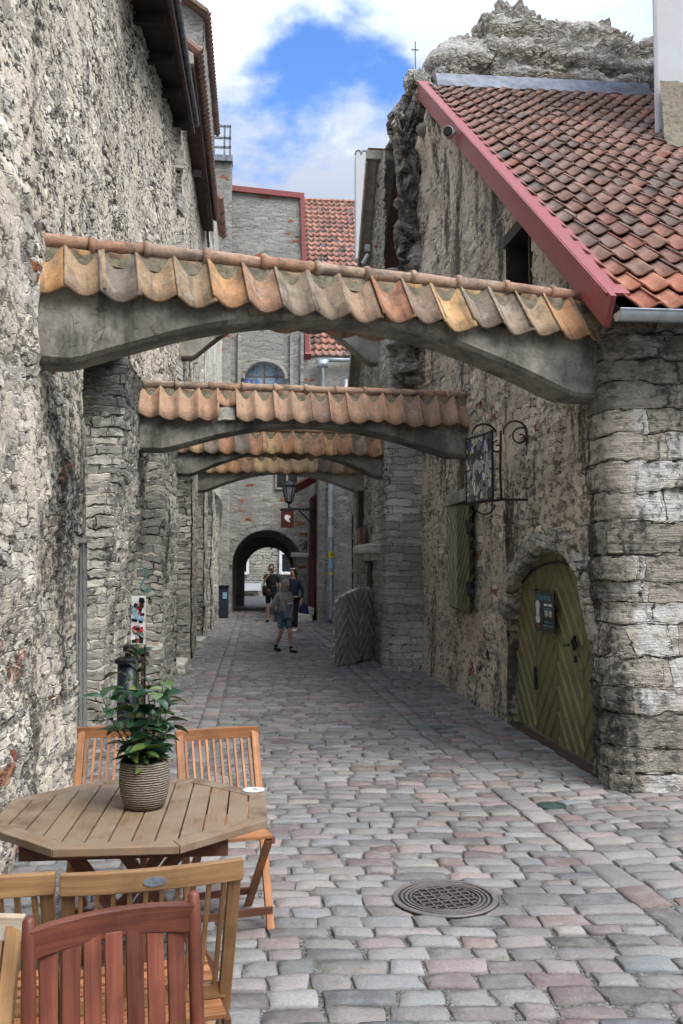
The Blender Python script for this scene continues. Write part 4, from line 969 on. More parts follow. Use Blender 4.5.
for x in (-.1, .31, .72): mb.box((x, YF + .26, 8.5), (.035, .03, 1.6))
mb.box((.31, YF + .26, 8.75), (1.6, .03, .03)); mb.build('frame', M['facade'], wob)
mb = MB()
for x in (-1.0, -.62, 1.3, 1.68): mb.box((x, YF - .08, 8.6), (.09, .1, 3.4))
mb.split('pilaster_strip', M['facade'], t)
# voussoir ring
mb = MB()
for k_ in range(15):
    a0 = math.pi * (k_ + .5) / 15; rr = 1.0
    px_, pz_ = acx - (aw + .14) * math.cos(a0), asp + (ah + .14) * math.sin(a0)
    mb.box((px_, YF - .03, pz_), (.26, .1, .27), rot=Euler((0, -(math.pi / 2 - a0) * 1., 0)).to_matrix())
mb.split('voussoir', M['facade'], t, bevel=.01)
# passage behind the arch
mb = MB(); pth = [(acx - aw, 0.)] + [(acx - aw * math.cos(a_), asp + ah * math.sin(a_)) for a_ in np.linspace(0, math.pi, 21)] + [(acx + aw, 0.)]
pth = np.array(pth); Yp = np.array([YF, YF + 3.5, YF + 7]); P = np.zeros((len(pth), 3, 3)); P[:, :, 0] = pth[:, :1]; P[:, :, 2] = pth[:, 1:]; P[:, :, 1] = Yp
mb.grid(P, (0, 0, -1)); mb.build('passage_vault', M['facade'], t, smooth=True)
mb = MB(); icx, iw, isp, ih = .58, 1.03, 1.45, 1.1; xs = lin(icx - iw, icx + iw, .08)
zt = isp + ih * np.sqrt(np.clip(1 - ((xs - icx) / iw) ** 2, 0, 1)); v = np.linspace(0, 1, 12)
mb.grid(np.stack([np.repeat(xs[:, None], 12, 1), np.full((len(xs), 12), YF + 6.9), zt[:, None] + (4 - zt)[:, None] * v], -1), (0, -1, 0))
plane_xz(mb, YF + 6.9, lin(-1.3, icx - iw, .2), lin(-.05, 4, .2)); plane_xz(mb, YF + 6.9, lin(icx + iw, 2.3, .2), lin(-.05, 4, .2)); mb.build('inner_arch', M['facade'], t, smooth=True)
mb = MB(); mb.box((2.2, 37.7, 9.5), (8, 6.4, 12.)); mb.F = mb.F; mb.V[0][:, 2] = np.where(mb.V[0][:, 2] < 5, 3.35, 9.2); mb.build('body', M['facade'], t)
mb = MB(); mb.box((-1.6, 37.6, 1.6), (.6, 6.6, 3.4)); mb.box((2.6, 37.6, 1.6), (.6, 6.6, 3.4)); mb.build('passage_side', M['facade'], t)
mb = MB(); mb.box((1.6, YF - .45, 2.12), (.6, .55, .13)); mb.build('impost', M['lightstone'], t, bevel=.02)
mb = MB(); mb.box((1.68, YF - .4, 1.02), (.4, .42, 2.05)); mb.build('jamb', M['facade_up'], t, bevel=.02)
# lower window and lintel strip
w2 = MB(); w2.box((1.15, YF - .03, 5.15), (.75, .06, 1.15)); w2o = w2.build('window', M['glass'], t)
mb = MB()
for x in (.75, 1.15, 1.55): mb.box((x, YF - .07, 5.15), (.07, .08, 1.25))
for z in (4.55, 5.2, 5.75): mb.box((1.15, YF - .07, z), (.8, .07, .06))
mb.build('frame', M['greyboard'], w2o)
mb = MB(); mb.box((-.2, YF - .04, 5.35), (.9, .08, .5)); mb.build('stone_panel', M['lightstone'], t, bevel=.01)
# red flashing and tiled roof
mb = MB(); mb.bar((-1.3, YF - .02, 15.72), (1.75, YF - .02, 15.5), .25, .2); mb.build('ridge_flashing', M['red'], t)
mb = MB(); mb.bar((1.9, YF - .1, 9.42), (1.75, 41.5, 18.35), .22, .3); mb.build('verge_board', M['red'], t)
vd = np.array([0, -7.5, -8.9]); SLf = np.linalg.norm(vd); vd /= SLf; nd = np.cross(vd, (1., 0, 0)); nd = nd if nd[2] > 0 else -nd; tm = MB()
for r_ in range(30):
    for c_ in range(18):
        o = np.array([1.95 + c_ * .26, 41.5, 18.4]) + vd * (SLf / 30 * r_ - .05)
        tilesheet(tm, o, (1, 0, 0), vd, nd, .26, SLf / 30 + .08, .05, lift=.07, nu=7, nv=2)
ob = tm.build('roof_tiles', M['tile_f'], t, smooth=True); md = ob.modifiers.new('thick', 'SOLIDIFY'); md.thickness = .02; md.offset = -1
mb = MB(); mb.tube([(1.95 + q, 41.5 + .03 * math.sin(q * 24), 18.42) for q in np.arange(0, 4.7, .1)], .09, 6); mb.build('ridge_cap', M['tile_f'], t)
mb = MB(); mb.tube([(2.2, YF - .25, 9.3), (6., YF - .25, 9.3)], .08, 8); mb.tube([(2.45, YF - .25, 9.3), (2.45, YF - .25, 8.9), (2.45, YF - .12, 8.2), (2.45, YF - .1, 6)], .07, 8); mb.box((2.45, YF - .25, 9.15), (.4, .2, .28)); mb.tube([(3.3, YF - .2, 8.6), (3.3, YF - .2, 6)], .08, 8)
mb.build('gutter', M['zinc'], t, smooth=True)
# stair pier with railing
mb = MB(); mb.bar((1.68, YF - .1, 15.5), (1.88, YF - .1, 9.6), .16, .1, up=(0, 1, 0)); mb.build('verge_trim', M['red'], bpy.data.objects['gatehouse'])
t = thing('stone_pier', 'tall narrow stone pier with a dark roof railing at the left end of the lane', 'pier', (-1.3, 33.6, 0))
mb = MB(); sweep(mb, [(-2.6, 33.5), (-.94, 33.5), (-.94, 34.05)], -.05, 16.5, .06, .002, (0, -1, 0)); mb.build('pier_face', M['facade_up'], t, smooth=True)
mb = MB(); mb.box((-1.35, 33.65, 16.6), (.9, .6, .22)); mb.build('coping', M['zincd'], t)
mb = MB()
for x in (-1.7, -1.2, -1.0): mb.bar((x, 33.5, 16.7), (x, 33.5, 17.85), .07, .07)
for z in (17.05, 17.4, 17.85): mb.bar((-1.75, 33.5, z), (-.96, 33.5, z), .07, .07)
mb.build('railing', M['zincd'], t)
# courtyard
t = thing('courtyard_house', 'pale house seen through the far passage with white framed windows', 'house', (0, 55, 0))
mb = MB(); plane_xz(mb, 55, lin(-5, 8, .12), lin(-.05, 8, .12)); mb.build('wall', M['court'], t, smooth=True)
for (x0, x1) in ((-2.1, -.42), (1.5, 3.1)):
    mb = MB(); mb.box(((x0 + x1) / 2, 54.9, 2.25), (x1 - x0 - .2, .06, 1.6)); w_ = mb.build('window', M['glass'], t)
    mb = MB()
    for x in (x0, (x0 + x1) / 2, x1): mb.box((x, 54.85, 2.25), (.16 if x != (x0 + x1) / 2 else .08, .12, 1.9))
    for z in (1.35, 2.5, 3.15): mb.box(((x0 + x1) / 2, 54.83, z), (x1 - x0, .12, .16 if z != 2.5 else .08))
    mb.build('frame', M['paper'], w_)
mb = MB(); mb.box((-.5, 54.7, .55), (1.7, .2, .42)); mb.build('white_sill', M['white'], t)
mb = MB(); mb.grid(np.array([[(-6., 41.2, .012), (-6., 54.9, .012)], [(9., 41.2, .012), (9., 54.9, .012)]]), (0, 0, 1)); mb.build('courtyard_ground', M['cgr'], kind='structure')
mb = MB(); mb.box((1.9, 54.9, .5), (1.1, .1, 1.1)); mb.build('dark_opening', M['dark'], t)  # flat dark panel, the shade of an opening put into its colour
mb = MB(); mb.box((-1.15, 54.9, 1.0), (.5, .1, .35)); mb.build('vent', M['glass'], t)

# light house with drainpipe
t = thing('pale_stone_house', 'pale stone house corner with the drainpipe and dark red door', 'house', (2.4, 30, 0))
mb = MB(); plane_xz(mb, 28.4, lin(1.95, 3.4, .04), lin(-.05, 5.9, .05)); mb.build('front_wall', M['lightstone'], t, smooth=True)
mb = MB(); sweep(mb, [(2.2, 28.38), (1.95, 28.36), (1.92, 34)], -.05, 5.9, .05, .003, (-1, 0, 0)); mb.build('side_wall', M['facade_up'], t, smooth=True)
mb = MB(); mb.tube([(2.3, 28.2, 5.9), (2.3, 28.2, .35), (2.28, 28.05, .12), (2.24, 27.9, .05)], .085, 12); pipe = mb.build('drainpipe', M['pipe'], t, smooth=True)
mb = MB(); mb.tube([(2.3, 28.2, 1.95), (2.3, 28.2, 2.15)], .088, 12); mb.tube([(2.3, 28.2, 1.45), (2.3, 28.2, 1.52)], .088, 12); mb.build('sticker', M['yellow'], pipe)
mb = MB(); mb.tube([(2.3, 28.2, 1.65), (2.3, 28.2, 1.92)], .088, 12); mb.build('sticker', M['cyan'], pipe)
mb = MB(); mb.tube([(2.3, 28.2, 2.6), (2.3, 28.2, 2.95)], .088, 12); mb.tube([(2.3, 28.2, 3.2), (2.3, 28.2, 3.4)], .088, 12); mb.build('sticker', M['white'], pipe)
mb = MB(); mb.box((1.86, 30.3, 2.1), (.08, 2.0, 3.7)); rd = mb.build('door', M['doorred'], t, label='tall dark red door facing the lane')
mb = MB()
for y in (29.5, 30.3, 31.1): mb.box((1.81, y, 2.1), (.03, .06, 3.7))
mb.build('door_rail', M['doorred'], rd)
mb = MB(); mb.box((1.5, 30.0, .1), (.55, 1.9, .22)); mb.box((1.66, 30.0, .28), (.35, 1.5, .18)); mb.build('step', M['lightstone'], t, bevel=.02)
mb = MB(); mb.bar((1.1, 30.6, 4.15), (2.0, 29.0, 4.55), .5, .06); mb.build('door_canopy', M['red'], t)
mb = MB(); mb.box((2.95, 28.3, 4.7), (.5, .08, .65)); mb.build('shutter', M['greyboard'], t)
mb = MB(); mb.box((3.2, 28.1, 3.5), (.55, .5, .4), rot=Euler((.2, 0, 0)).to_matrix()); mb.build('window_hood', M['greyboard'], t)
mb = MB(); mb.box((3.12, 28.32, 2.1), (.35, .1, 2.2)); bw = mb.build('window', M['glass'], t)
mb = MB()
for x in (2.98, 3.08, 3.18, 3.28): mb.tube([(x, 28.2, 1.), (x, 28.2, 3.2)], .018, 6)
for z in np.arange(1.1, 3.2, .3): mb.bar((2.95, 28.2, z), (3.3, 28.2, z), .03, .03)
mb.build('grille', M['iron'], bw)
# lantern, sign
t = thing('street_lantern', 'black glazed street lantern on a bracket above the dark red sign', 'lantern', (1.1, 29.5, 4.1))
LX, LY, LZ = 1.06, 29.3, 4.05
mb = MB(); mb.lathe([(a_ * .8, b_ * .8) for a_, b_ in [(.04, -.78), (.05, -.6), (.03, -.5), (.14, -.42), (.15, -.38)]], (LX, LY, LZ), 6); mb.lathe([(a_ * .8, b_ * .8) for a_, b_ in [(.28, .22), (.3, .26), (.12, .42), (.05, .46), (.05, .52), (.02, .56)]], (LX, LY, LZ), 6)
for k_ in range(6):
    a_ = math.pi / 3 * k_; mb.bar((LX + .12 * math.cos(a_), LY + .12 * math.sin(a_), LZ - .32), (LX + .215 * math.cos(a_), LY + .215 * math.sin(a_), LZ + .19), .03, .03)
mb.tube([(LX, LY, LZ - .6), (LX, LY, 3.56), (1.5, LY, 3.5), (1.9, LY, 3.47)], .035, 6); mb.build('frame', M['iron'], t)
mb = MB(); mb.lathe([(a_ * .8, b_ * .8) for a_, b_ in [(.13, -.38), (.25, .22)]], (LX, LY, LZ), 6); mb.build('glass', M['zincd'], t)
t = thing('hanging_shop_sign', 'square dark red hanging sign with a white and red emblem below the lantern', 'sign', (1.1, 29.2, 3.1))
mb = MB(); mb.box((1.0, 29.1, 3.18), (.4, .05, .54)); mb.build('board', M['signred'], t)
mb = MB(); 
mb.tube([(.8, 29.1, 3.5), (1.75, 29.1, 3.5)], .03, 6); mb.tube([(1.35, 29.1, 3.48), (1.75, 29.1, 3.05)], .025, 6); mb.tube([(1.76, 29.12, 3.85), (1.76, 29.12, 2.1)], .045, 6); mb.box((1.0, 29.1, 3.46), (.46, .06, .06))
mb.build('bracket', M['iron'], t)
mb = MB(); pl = [(-.02, .14), (.06, .11), (.1, .04), (.03, .02), (.06, -.04), (.08, -.1), (.02, -.09), (-.05, -.05), (-.1, .02), (-.1, .09), (-.06, .13)]
mb.add([(1.01 + x, 29.065, 3.18 + z) for x, z in pl], [tuple(range(len(pl)))]); mb.build('emblem', M['paper'], t)
mb = MB(); mb.add([(1.01 + x, 29.062, 3.18 + z) for x, z in [(-.07, .14), (0, .17), (.09, .14), (.13, .08), (.05, .11), (-.01, .13)]], [tuple(range(6))]); mb.build('emblem_cap', M['redmark'], t)
# litter bins and rails
t = thing('waste_bin', 'dark blue waste bin with stickers at the far end of the left wall', 'bin', (-1.05, 31, 0))
mb = MB(); mb.box((-1.08, 31, .52), (.42, .4, 1.0)); mb.build('body', M['navy'], t, bevel=.03)
mb = MB(); mb.box((-1.08, 31, 1.05), (.48, .46, .08)); mb.build('lid', M['iron'], t, bevel=.02)
mb = MB(); mb.box((-.98, 30.79, .75), (.14, .02, .2)); mb.build('sticker', M['cyan'], t)
t = thing('ash_bin', 'black cylindrical bin with wide lid against the left wall behind the plant', 'bin', (-1.24, 9.4, 0))
mb = MB(); mb.lathe([(.1, 0), (.105, .02), (.105, .72)], (-1.24, 9.4, 0), 20); mb.build('body', simple('bin_blue', (.012, .018, .03), .4), t, smooth=True)
mb = MB(); mb.lathe([(.1, .7), (.135, .72), (.135, .75), (.1, .77), (.03, .78), (.03, .82), (.055, .84), (.05, .88), (.02, .9)], (-1.24, 9.4, 0), 20); mb.build('lid', M['iron'], t)
t = thing('poster_board', 'narrow wall board plastered with black red and white stickers beside the ash bin', 'board', (-1.5, 11.9, 1))
bx_, by_, bz_ = -1.5, 12.3, .98
mb = MB(); mb.box((bx_, by_, bz_), (.06, .06, .62), rot=None); mb.V[0][:, 0] = np.where(mb.V[0][:, 0] > bx_, bx_ + .09, bx_ - .09); mb.build('board', M['paper'], t)
random.seed(5)
for cn in ('iron', 'redmark', 'cyan', 'signblack'):
    mb = MB()
    for k_ in range(7): mb.box((bx_ + random.uniform(-.05, .05), by_ - .032 - k_ * .0005, bz_ + random.uniform(-.27, .27)), (random.uniform(.03, .08), .004, random.uniform(.03, .09)), rot=Euler((0, random.uniform(-.4, .4), 0)).to_matrix())
    mb.split('sticker', M[cn], t)
def rail(name, pts, posts, label):
    t = thing(name, label, 'handrail', (*pts[0][:2], 0), 'brown handrails by the left niches')
    mb = MB()
    for a, b in zip(pts[:-1], pts[1:]): mb.bar(a, b, .04, .05)
    mb.build('rail', M['rust'], t)
    for p in posts:
        mb = MB(); mb.bar((p[0], p[1], 0), p, .04, .04); mb.build('post', M['rust'], t)
rail('handrail', [(-1.75, 14.6, .95), (-1.22, 14.6, .95)], [(-1.22, 14.6, .95), (-1.6, 14.6, .95)], 'brown iron handrail at the niche past the second pier')
rail('handrail', [(-1.3, 10.3, .72), (-1.14, 10.3, .72)], [(-1.2, 10.3, .72)], 'short brown iron post rail just behind the black ash bin')
mb = MB(); mb.box((-1.35, 15.3, .07), (.5, .9, .16)); mb.build('stone_step', M['lightstone'], None, 'pale stone step in the niche behind the brown handrail', 'step', bevel=.02)
mb = MB(); mb.box((-1.25, 20.2, .07), (.35, 1.4, .14)); mb.build('stone_step', M['lightstone'], None, 'pale stone step at the foot of a farther left niche', 'step', bevel=.02)
# ribbed grey shutter leaning at the end of the near wall
t = thing('ribbed_shutter', 'tall grey ribbed shutter boards standing at the end of the near left wall', 'shutter', (-1.45, 7.9, 0))
mb = MB()
for k_ in range(4): mb.bar((-1.42 + k_ * .03, 7.62 + k_ * .01, .0), (-1.45 + k_ * .03, 7.62 + k_ * .01, 1.85), .02, .05 - .012 * (k_ % 2))
mb.build('boards', M['greymetal'], t)
mb = MB(); mb.box((-1.4, 7.63, 1.87), (.17, .1, .04)); mb.build('cap', M['conc_l'], t)
#PART3
# ------------------------------------------------------------------ manhole covers
mh = thing('manhole_cover', 'large round iron manhole cover with rings and a grid set in the cobbles', 'manhole cover', (.95, 4.66, 0))
c = (.95, 4.66, 0)
mb = MB(); mb.lathe([(.262, -.03), (.262, .016), (.255, .02), (.235, .02), (.233, .012), (.222, .012), (.22, .019), (.21, .019), (.208, .012), (.2, .012), (.198, .019), (.188, .019), (.186, .012), (.178, .012), (.176, .018), (.168, .018), (.166, .01), (0.001, .01)], c, 56)
m, g = newmat('worn_iron'); P = g.pos(); n1 = g.noise(P, 30., 4., .7); x, y, z = g.sep(P)
cc_ = g.mix(g.ss(z, .012, .019), (.05, .042, .038), (.2, .18, .165)); cc_ = g.mul(cc_, g.m('ADD', .5, n1))
M['cast'] = finish(m, g, cc_, .5, .5, height=n1, dist=.002)
mb.build('frame', M['cast'], mh)
mb = MB()
for ang in (12, 102):
    a_ = R(ang); u_ = np.array([math.cos(a_), math.sin(a_)]); v_ = np.array([-u_[1], u_[0]])
    for k_ in range(-3, 4):
        o = k_ * .047; h = math.sqrt(.158 ** 2 - o * o)
        p = np.array(c[:2]) + v_ * o
        mb.bar((*(p - u_ * h), .0135), (*(p + u_ * h), .0135), .009, .009)
mb.lathe([(.03, .01), (.03, .018), (.018, .018), (.016, .013)], c, 16); mb.build('grid_relief', M['cast'], mh)
mb = MB(); mb.lathe([(.1, -.03), (.1, .014), (.085, .016), (.083, .01), (.001, .01)], (2.05, 6.38, 0), 24); mb.build('valve_cover', simple('green_iron', (.07, .11, .09), .5, .4), None, 'small round greenish iron valve cover in the cobbles near the door', 'valve cover')

# ------------------------------------------------------------------ table
TB = (-.45, 3.68); t = thing('octagonal_table', 'octagonal weathered teak table with the potted plant on it', 'table', (*TB, 0))
rot = R(0); W_ = .5; ca, sa = math.cos(rot), math.sin(rot)
def tp_(x, y, z): return (TB[0] + x * ca - y * sa, TB[1] + x * sa + y * ca, z)
def octo(r): 
    s = r * math.tan(math.pi / 8); return [(r, -s), (r, s), (s, r), (-s, r), (-r, s), (-r, -s), (-s, -r), (s, -r)]
o1, o2 = octo(W_), octo(W_ - .07); mb = MB()
def plank(mb, poly, z0, z1, ax=0):
    k = len(poly); v = [tp_(*p, z0) for p in poly] + [tp_(*p, z1) for p in poly]
    gv = [(p[ax], p[1 - ax], 0) for p in poly] * 2
    mb.add(v, [tuple(range(k))[::-1], tuple(range(k, 2 * k))] + [(i, (i + 1) % k, (i + 1) % k + k, i + k) for i in range(k)], gv=gv)
for i in range(8):
    j = (i + 1) % 8; e = np.array(o1[j]) - np.array(o1[i]); e /= np.linalg.norm(e); ins = e * .0012
    po = [np.array(o1[i]) + ins, np.array(o1[j]) - ins, np.array(o2[j]) - ins, np.array(o2[i]) + ins]
    k = 4; nn = np.array([-e[1], e[0]]); v = [tp_(*p, .703) for p in po] + [tp_(*p, .7305) for p in po]
    mb.add(v, [(3, 2, 1, 0), (4, 5, 6, 7)] + [(a, (a + 1) % 4, (a + 1) % 4 + 4, a + 4) for a in range(4)], gv=[(p @ e, p @ nn, 0) for p in po] * 2)
mb.build('rim', M['table'], t, bevel=.003)
mb = MB(); ri = W_ - .072; si = ri * math.tan(math.pi / 8); n_ = 11; wd = 2 * ri / n_
def yext(x): return ri if abs(x) <= si else ri - (abs(x) - si)
for i in range(n_):
    a, b = -ri + wd * i + .003, -ri + wd * (i + 1) - .003
    xs_ = sorted({a, b} | {q for q in (-si, si) if a < q < b})
    mb_poly = [(x, -yext(x)) for x in xs_] + [(x, yext(x)) for x in xs_[::-1]]
    plank(mb, mb_poly, .706, .7285, ax=1)
mb.build('slats', M['table'], t, bevel=.002)
mb = MB()
for x in (-.3, 0., .3): mb.bar(tp_(x, -.33, .685), tp_(x, .33, .685), .04, .035)
for y in (-.28, .28): mb.bar(tp_(-.36, y, .665), tp_(.36, y, .665), .05, .06)
mb.build('underframe', M['darkteak'], t)
for sx in (-1, 1):
    for sy_ in (-1, 1):
        mb = MB(); mb.bar(tp_(sx * .22, sy_ * .24, .68), tp_(-sx * .3, sy_ * .26, .0), .045, .03, up=(0, 1, 0)); mb.build('leg', M['darkteak'], t, bevel=.002)
mb = MB()
for sx in (-1, 1): mb.bar(tp_(sx * .24, -.25, .12), tp_(sx * .24, .25, .12), .035, .02)
mb.build('stretcher', M['darkteak'], t)
nd_ = thing('table_number_disc', 'small round white number disc at the right edge of the table', 'disc', (.005, 3.93, .731))
mb = MB(); mb.lathe([(.043, .0), (.045, .003), (.001, .0035)], (.0, 3.93, .731), 28); mb.build('disc', M['paper'], nd_)
mb = MB(); mb.bar((-.002, 3.95, .7352), (.014, 3.925, .7352), .006, .001); mb.bar((.0, 3.93, .7352), (.016, 3.934, .7352), .005, .001); mb.build('mark', M['signblack'], nd_)

# ------------------------------------------------------------------ potted plant
PX, PY, PZ = -.42, 3.7, .7305
t = thing('potted_plant', 'glossy green leafy plant in a woven pot standing on the table', 'plant', (PX, PY, PZ))
mb = MB(); mb.lathe([(.06, 0), (.075, .006), (.09, .05), (.097, .1), (.096, .15), (.092, .178), (.084, .18), (.082, .15), (.001, .15)], (PX, PY, PZ), 40); mb.build('pot', M['pot'], t, smooth=True)
mb = MB(); mb.tube([(PX, PY, PZ + .15), (PX - .005, PY, PZ + .62)], .0035, 6); mb.build('stake', M['iron'], t)
random.seed(12); mb = MB(); lf = MB()
def leaf(mb, p, d, L, wd, roll=0.):
    d = Vector(d).normalized(); up = Vector((random.uniform(-.3, .3), random.uniform(-.3, .3), 1)); s = d.cross(up).normalized(); u = s.cross(d)
    s = s * math.cos(roll) + u * math.sin(roll); u = s.cross(d)
    ts = [0, .12, .35, .6, .82, 1.]; wds = [.06, .55, 1., .85, .45, .02]; v = []
    for t_, w_ in zip(ts, wds):
        q = Vector(p) + d * L * t_ - u * (t_ * t_ * L * .28)
        for s_, dz in ((-1, .18), (0, 0), (1, .18)): v.append(tuple(q + s * s_ * w_ * wd / 2 + u * (abs(s_) * dz * wd * w_)))
    mb.add(v, [(i * 3 + j, i * 3 + j + 1, i * 3 + j + 4, i * 3 + j + 3) for i in range(5) for j in range(2)], rv=rng.random(3))
for k_ in range(19):
    a0 = random.uniform(0, 6.28); H_ = random.uniform(.12, .36) if k_ > 2 else random.uniform(.4, .52); rr = random.uniform(.07, .19) if k_ > 2 else .04
    pts = []
    for i in range(7):
        s_ = i / 6; pts.append(Vector((PX + math.cos(a0 + s_ * .5) * rr * s_ ** .8, PY + math.sin(a0 + s_ * .5) * rr * s_ ** .8, PZ + .15 + H_ * s_ - (.05 * s_ * s_ if k_ % 3 == 0 else 0))))
    mb.tube([tuple(p) for p in pts], [.003] * 6 + [.0015], 5)
    for i in range(1, 7):
        for q in (0, 1):
            if H_ > .4 and i < 4 and q: continue
            a_ = a0 + random.uniform(-1.6, 1.6) + q * 3.1; L = random.uniform(.06, .1) * (.85 if H_ > .4 else 1)
            leaf(lf, pts[i], (math.cos(a_), math.sin(a_), random.uniform(-.25, .75)), L, L * random.uniform(.5, .62), random.uniform(-.4, .4))
mb.build('stem', simple('stem', (.08, .13, .04)), t); lf.build('foliage', M['leaf'], t, smooth=True)

# ------------------------------------------------------------------ chairs
def folding_chair(label, pos, ang, wm, nsl=10, plate=False, railm=None, seatm=None, w2=.215):
    t = thing('folding_chair', label, 'chair', (0, 0, 0), 'slatted wooden chairs around the octagonal table')
    bt = np.array([-.205, .865]); ff = np.array([.13, 0.]); rf = np.array([-.2, 0.]); sf = np.array([.2, .43])
    for s in (-1, 1):
        mb = MB(); mb.bar((s * w2, ff[0], .0), (s * w2, bt[0], bt[1] - .02), .024, .034, up=(1, 0, 0)); mb.build('front_leg', M[wm], t, bevel=.002)
        mb = MB(); mb.bar((s * (w2 - .028), rf[0], .0), (s * (w2 - .028), sf[0], sf[1]), .022, .034, up=(1, 0, 0)); mb.build('rear_leg', M[seatm or wm], t, bevel=.002)
    mb = MB(); n = 9; P1, P2 = [], []
    xs = np.linspace(-w2 - .022, w2 + .022, n); yc = bt[0] - .018 * (1 - (xs / w2) ** 2)
    sec = [(-.012, -.055), (.012, -.055), (.012, .0), (-.012, .0)]
    v = []; gv = []
    for x, y in zip(xs, yc):
        for a_, b_ in sec: v.append((x, y + a_, bt[1] + b_ + .003)); gv.append((x, a_, b_))
    f = [(i * 4 + j, i * 4 + (j + 1) % 4, i * 4 + 4 + (j + 1) % 4, i * 4 + 4 + j) for i in range(n - 1) for j in range(4)] + [(3, 2, 1, 0), tuple(range(n * 4 - 4, n * 4))]
    mb.add(v, f, gv=gv); mb.build('top_rail', M[railm or wm], t, bevel=.003, recalc=True)
    dirv = (ff - bt) / np.linalg.norm(ff - bt); lo = bt + dirv * ((bt[1] - .47) / -dirv[1])
    for i in range(nsl):
        x = -w2 + .03 + (2 * w2 - .06) * i / (nsl - 1); yy = bt[0] - .018 * (1 - (x / w2) ** 2)
        mb = MB(); mb.bar((x, yy, bt[1] - .045), (x, lo[0] - .0, .475), .011, .017, up=(0, 1, 0)); mb.build('back_slat', M[wm], t)
    mb = MB(); mb.bar((-w2, lo[0], .465), (w2, lo[0], .465), .022, .04); mb.build('lower_rail', M[wm], t, bevel=.002)
    mb = MB()
    for i in range(7):
        y = -.15 + .35 * i / 6; mb.box((0, y, .445 - .008 * math.sin(i / 6 * math.pi)), (2 * w2 - .03, .042, .015))
    mb.build('seat', M[seatm or wm], t, bevel=.002)
    mb = MB()
    for s in (-1, 1): mb.bar((s * (w2 - .012), -.18, .425), (s * (w2 - .012), .21, .425), .018, .028)
    mb.split('seat_frame', M['darkteak'], t)
    mb = MB(); mb.bar((-w2 + .03, -.13, .1), (w2 - .03, -.13, .1), .02, .03); mb.bar((-w2, .155, .1), (w2, .155, .1), .02, .03); mb.build('stretcher', M['darkteak'], t)
    if plate:
        mb = MB(); mb.add([(.0 - .0 + .03 * math.cos(a_), bt[0] - .0315, bt[1] - .027 + .0125 * math.sin(a_)) for a_ in np.linspace(0, 2 * math.pi, 24, endpoint=False)] + [(.03 * math.cos(a_), bt[0] - .029, bt[1] - .027 + .0125 * math.sin(a_)) for a_ in np.linspace(0, 2 * math.pi, 24, endpoint=False)], [tuple(range(24)), tuple(range(24, 48))] + [(i, (i + 1) % 24, (i + 1) % 24 + 24, i + 24) for i in range(24)])
        mb.build('name_plate', M['zincd'], t)
    t.location = (pos[0], pos[1], 0); t.rotation_euler = (0, 0, R(ang)); return t
# pos = ground centre; ang turns the chair, 0 = facing away from the camera
def place(top, ang, wm, label, **k):
    off = -.205; a_ = R(ang); x = top[0] + math.sin(a_) * off; y = top[1] - math.cos(a_) * off
    return folding_chair(label, (x, y), ang, wm, **k)
place((-.18, 4.64), 180 + 14, 'teak', w2=.185, label= 'orange teak folding chair behind the table, the one right of the plant')
place((-.66, 4.74), 180, 'teak', w2=.185, label= 'orange teak folding chair behind the table, partly hidden by the plant')
place((-.26, 2.53), 11, 'teakw', 'golden folding chair with an oval plate on its top rail, in front of the table', plate=True, seatm='teak')
place((-.745, 2.5), 1, 'teakw', 'golden folding chair by the wall, cut by the left edge of the photo', seatm='teak')
place((-.75, 2.21), 180, 'teakw', 'folding chair with a bleached peeling top rail at the bottom left corner', railm='teakpale')
# red hardwood chair
t = thing('slatted_chair', 'dark reddish hardwood chair with wide flat slats, nearest to the camera', 'chair', (0, 0, 0), 'slatted wooden chairs around the octagonal table')
w2 = .185
for s in (-1, 1):
    mb = MB(); mb.tube([(s * w2, -.02, 0), (s * w2, -.0, .43), (s * w2, -.055, .84), (s * w2, -.062, .885), (s * w2, -.062, .893)], [.017, .018, .016, .014, .008], 10); mb.build('rear_leg', M['red_wood'], t, smooth=True)
    mb = MB(); mb.bar((s * w2, .42, 0), (s * w2, .42, .42), .035, .035); mb.build('front_leg', M['red_wood'], t, bevel=.003)
n = 17; xs = np.linspace(-w2, w2, n); v = []; gv = []
for x in xs:
    k = 1 - (x / w2) ** 2; y = -.055 - .02 * k; zt = .87 + .009 * k; zb = zt - .068 + .006 * k
    for a_, b_ in ((-.012, zb), (.012, zb), (.012, zt), (-.012, zt)): v.append((x, y + a_, b_)); gv.append((x, a_, b_))
mb = MB(); mb.add(v, [(i * 4 + j, i * 4 + (j + 1) % 4, i * 4 + 4 + (j + 1) % 4, i * 4 + 4 + j) for i in range(n - 1) for j in range(4)] + [(3, 2, 1, 0), tuple(range(n * 4 - 4, n * 4))], gv=gv)
mb.build('top_rail', M['red_wood'], t, bevel=.004, recalc=True)
for i in range(7):
    x = -w2 + .043 + (2 * w2 - .086) * i / 6; mb = MB(); mb.bar((x, -.066, .83), (x, -.012, .46), .012, .043, up=(0, 1, 0)) if False else mb.bar((x, -.068, .83), (x, -.014, .46), .039, .011, up=(0, 1, 0)); mb.build('back_slat', M['red_wood'], t, bevel=.002)
mb = MB(); mb.bar((-w2, -.01, .455), (w2, -.01, .455), .022, .045)
for s in (-1, 1): mb.bar((s * w2, -.0, .41), (s * w2, .42, .41), .022, .05)
mb.bar((-w2, .42, .41), (w2, .42, .41), .022, .05); mb.build('seat_frame', M['red_wood'], t, bevel=.002)
mb = MB()
for i in range(7): mb.box((0, .04 + .06 * i, .44), (2 * w2 + .03, .048, .016))
mb.build('seat', M['red_wood'], t, bevel=.002)
t.location = (-.29, 2.13, 0); t.rotation_euler = (0, 0, R(180 + 21))

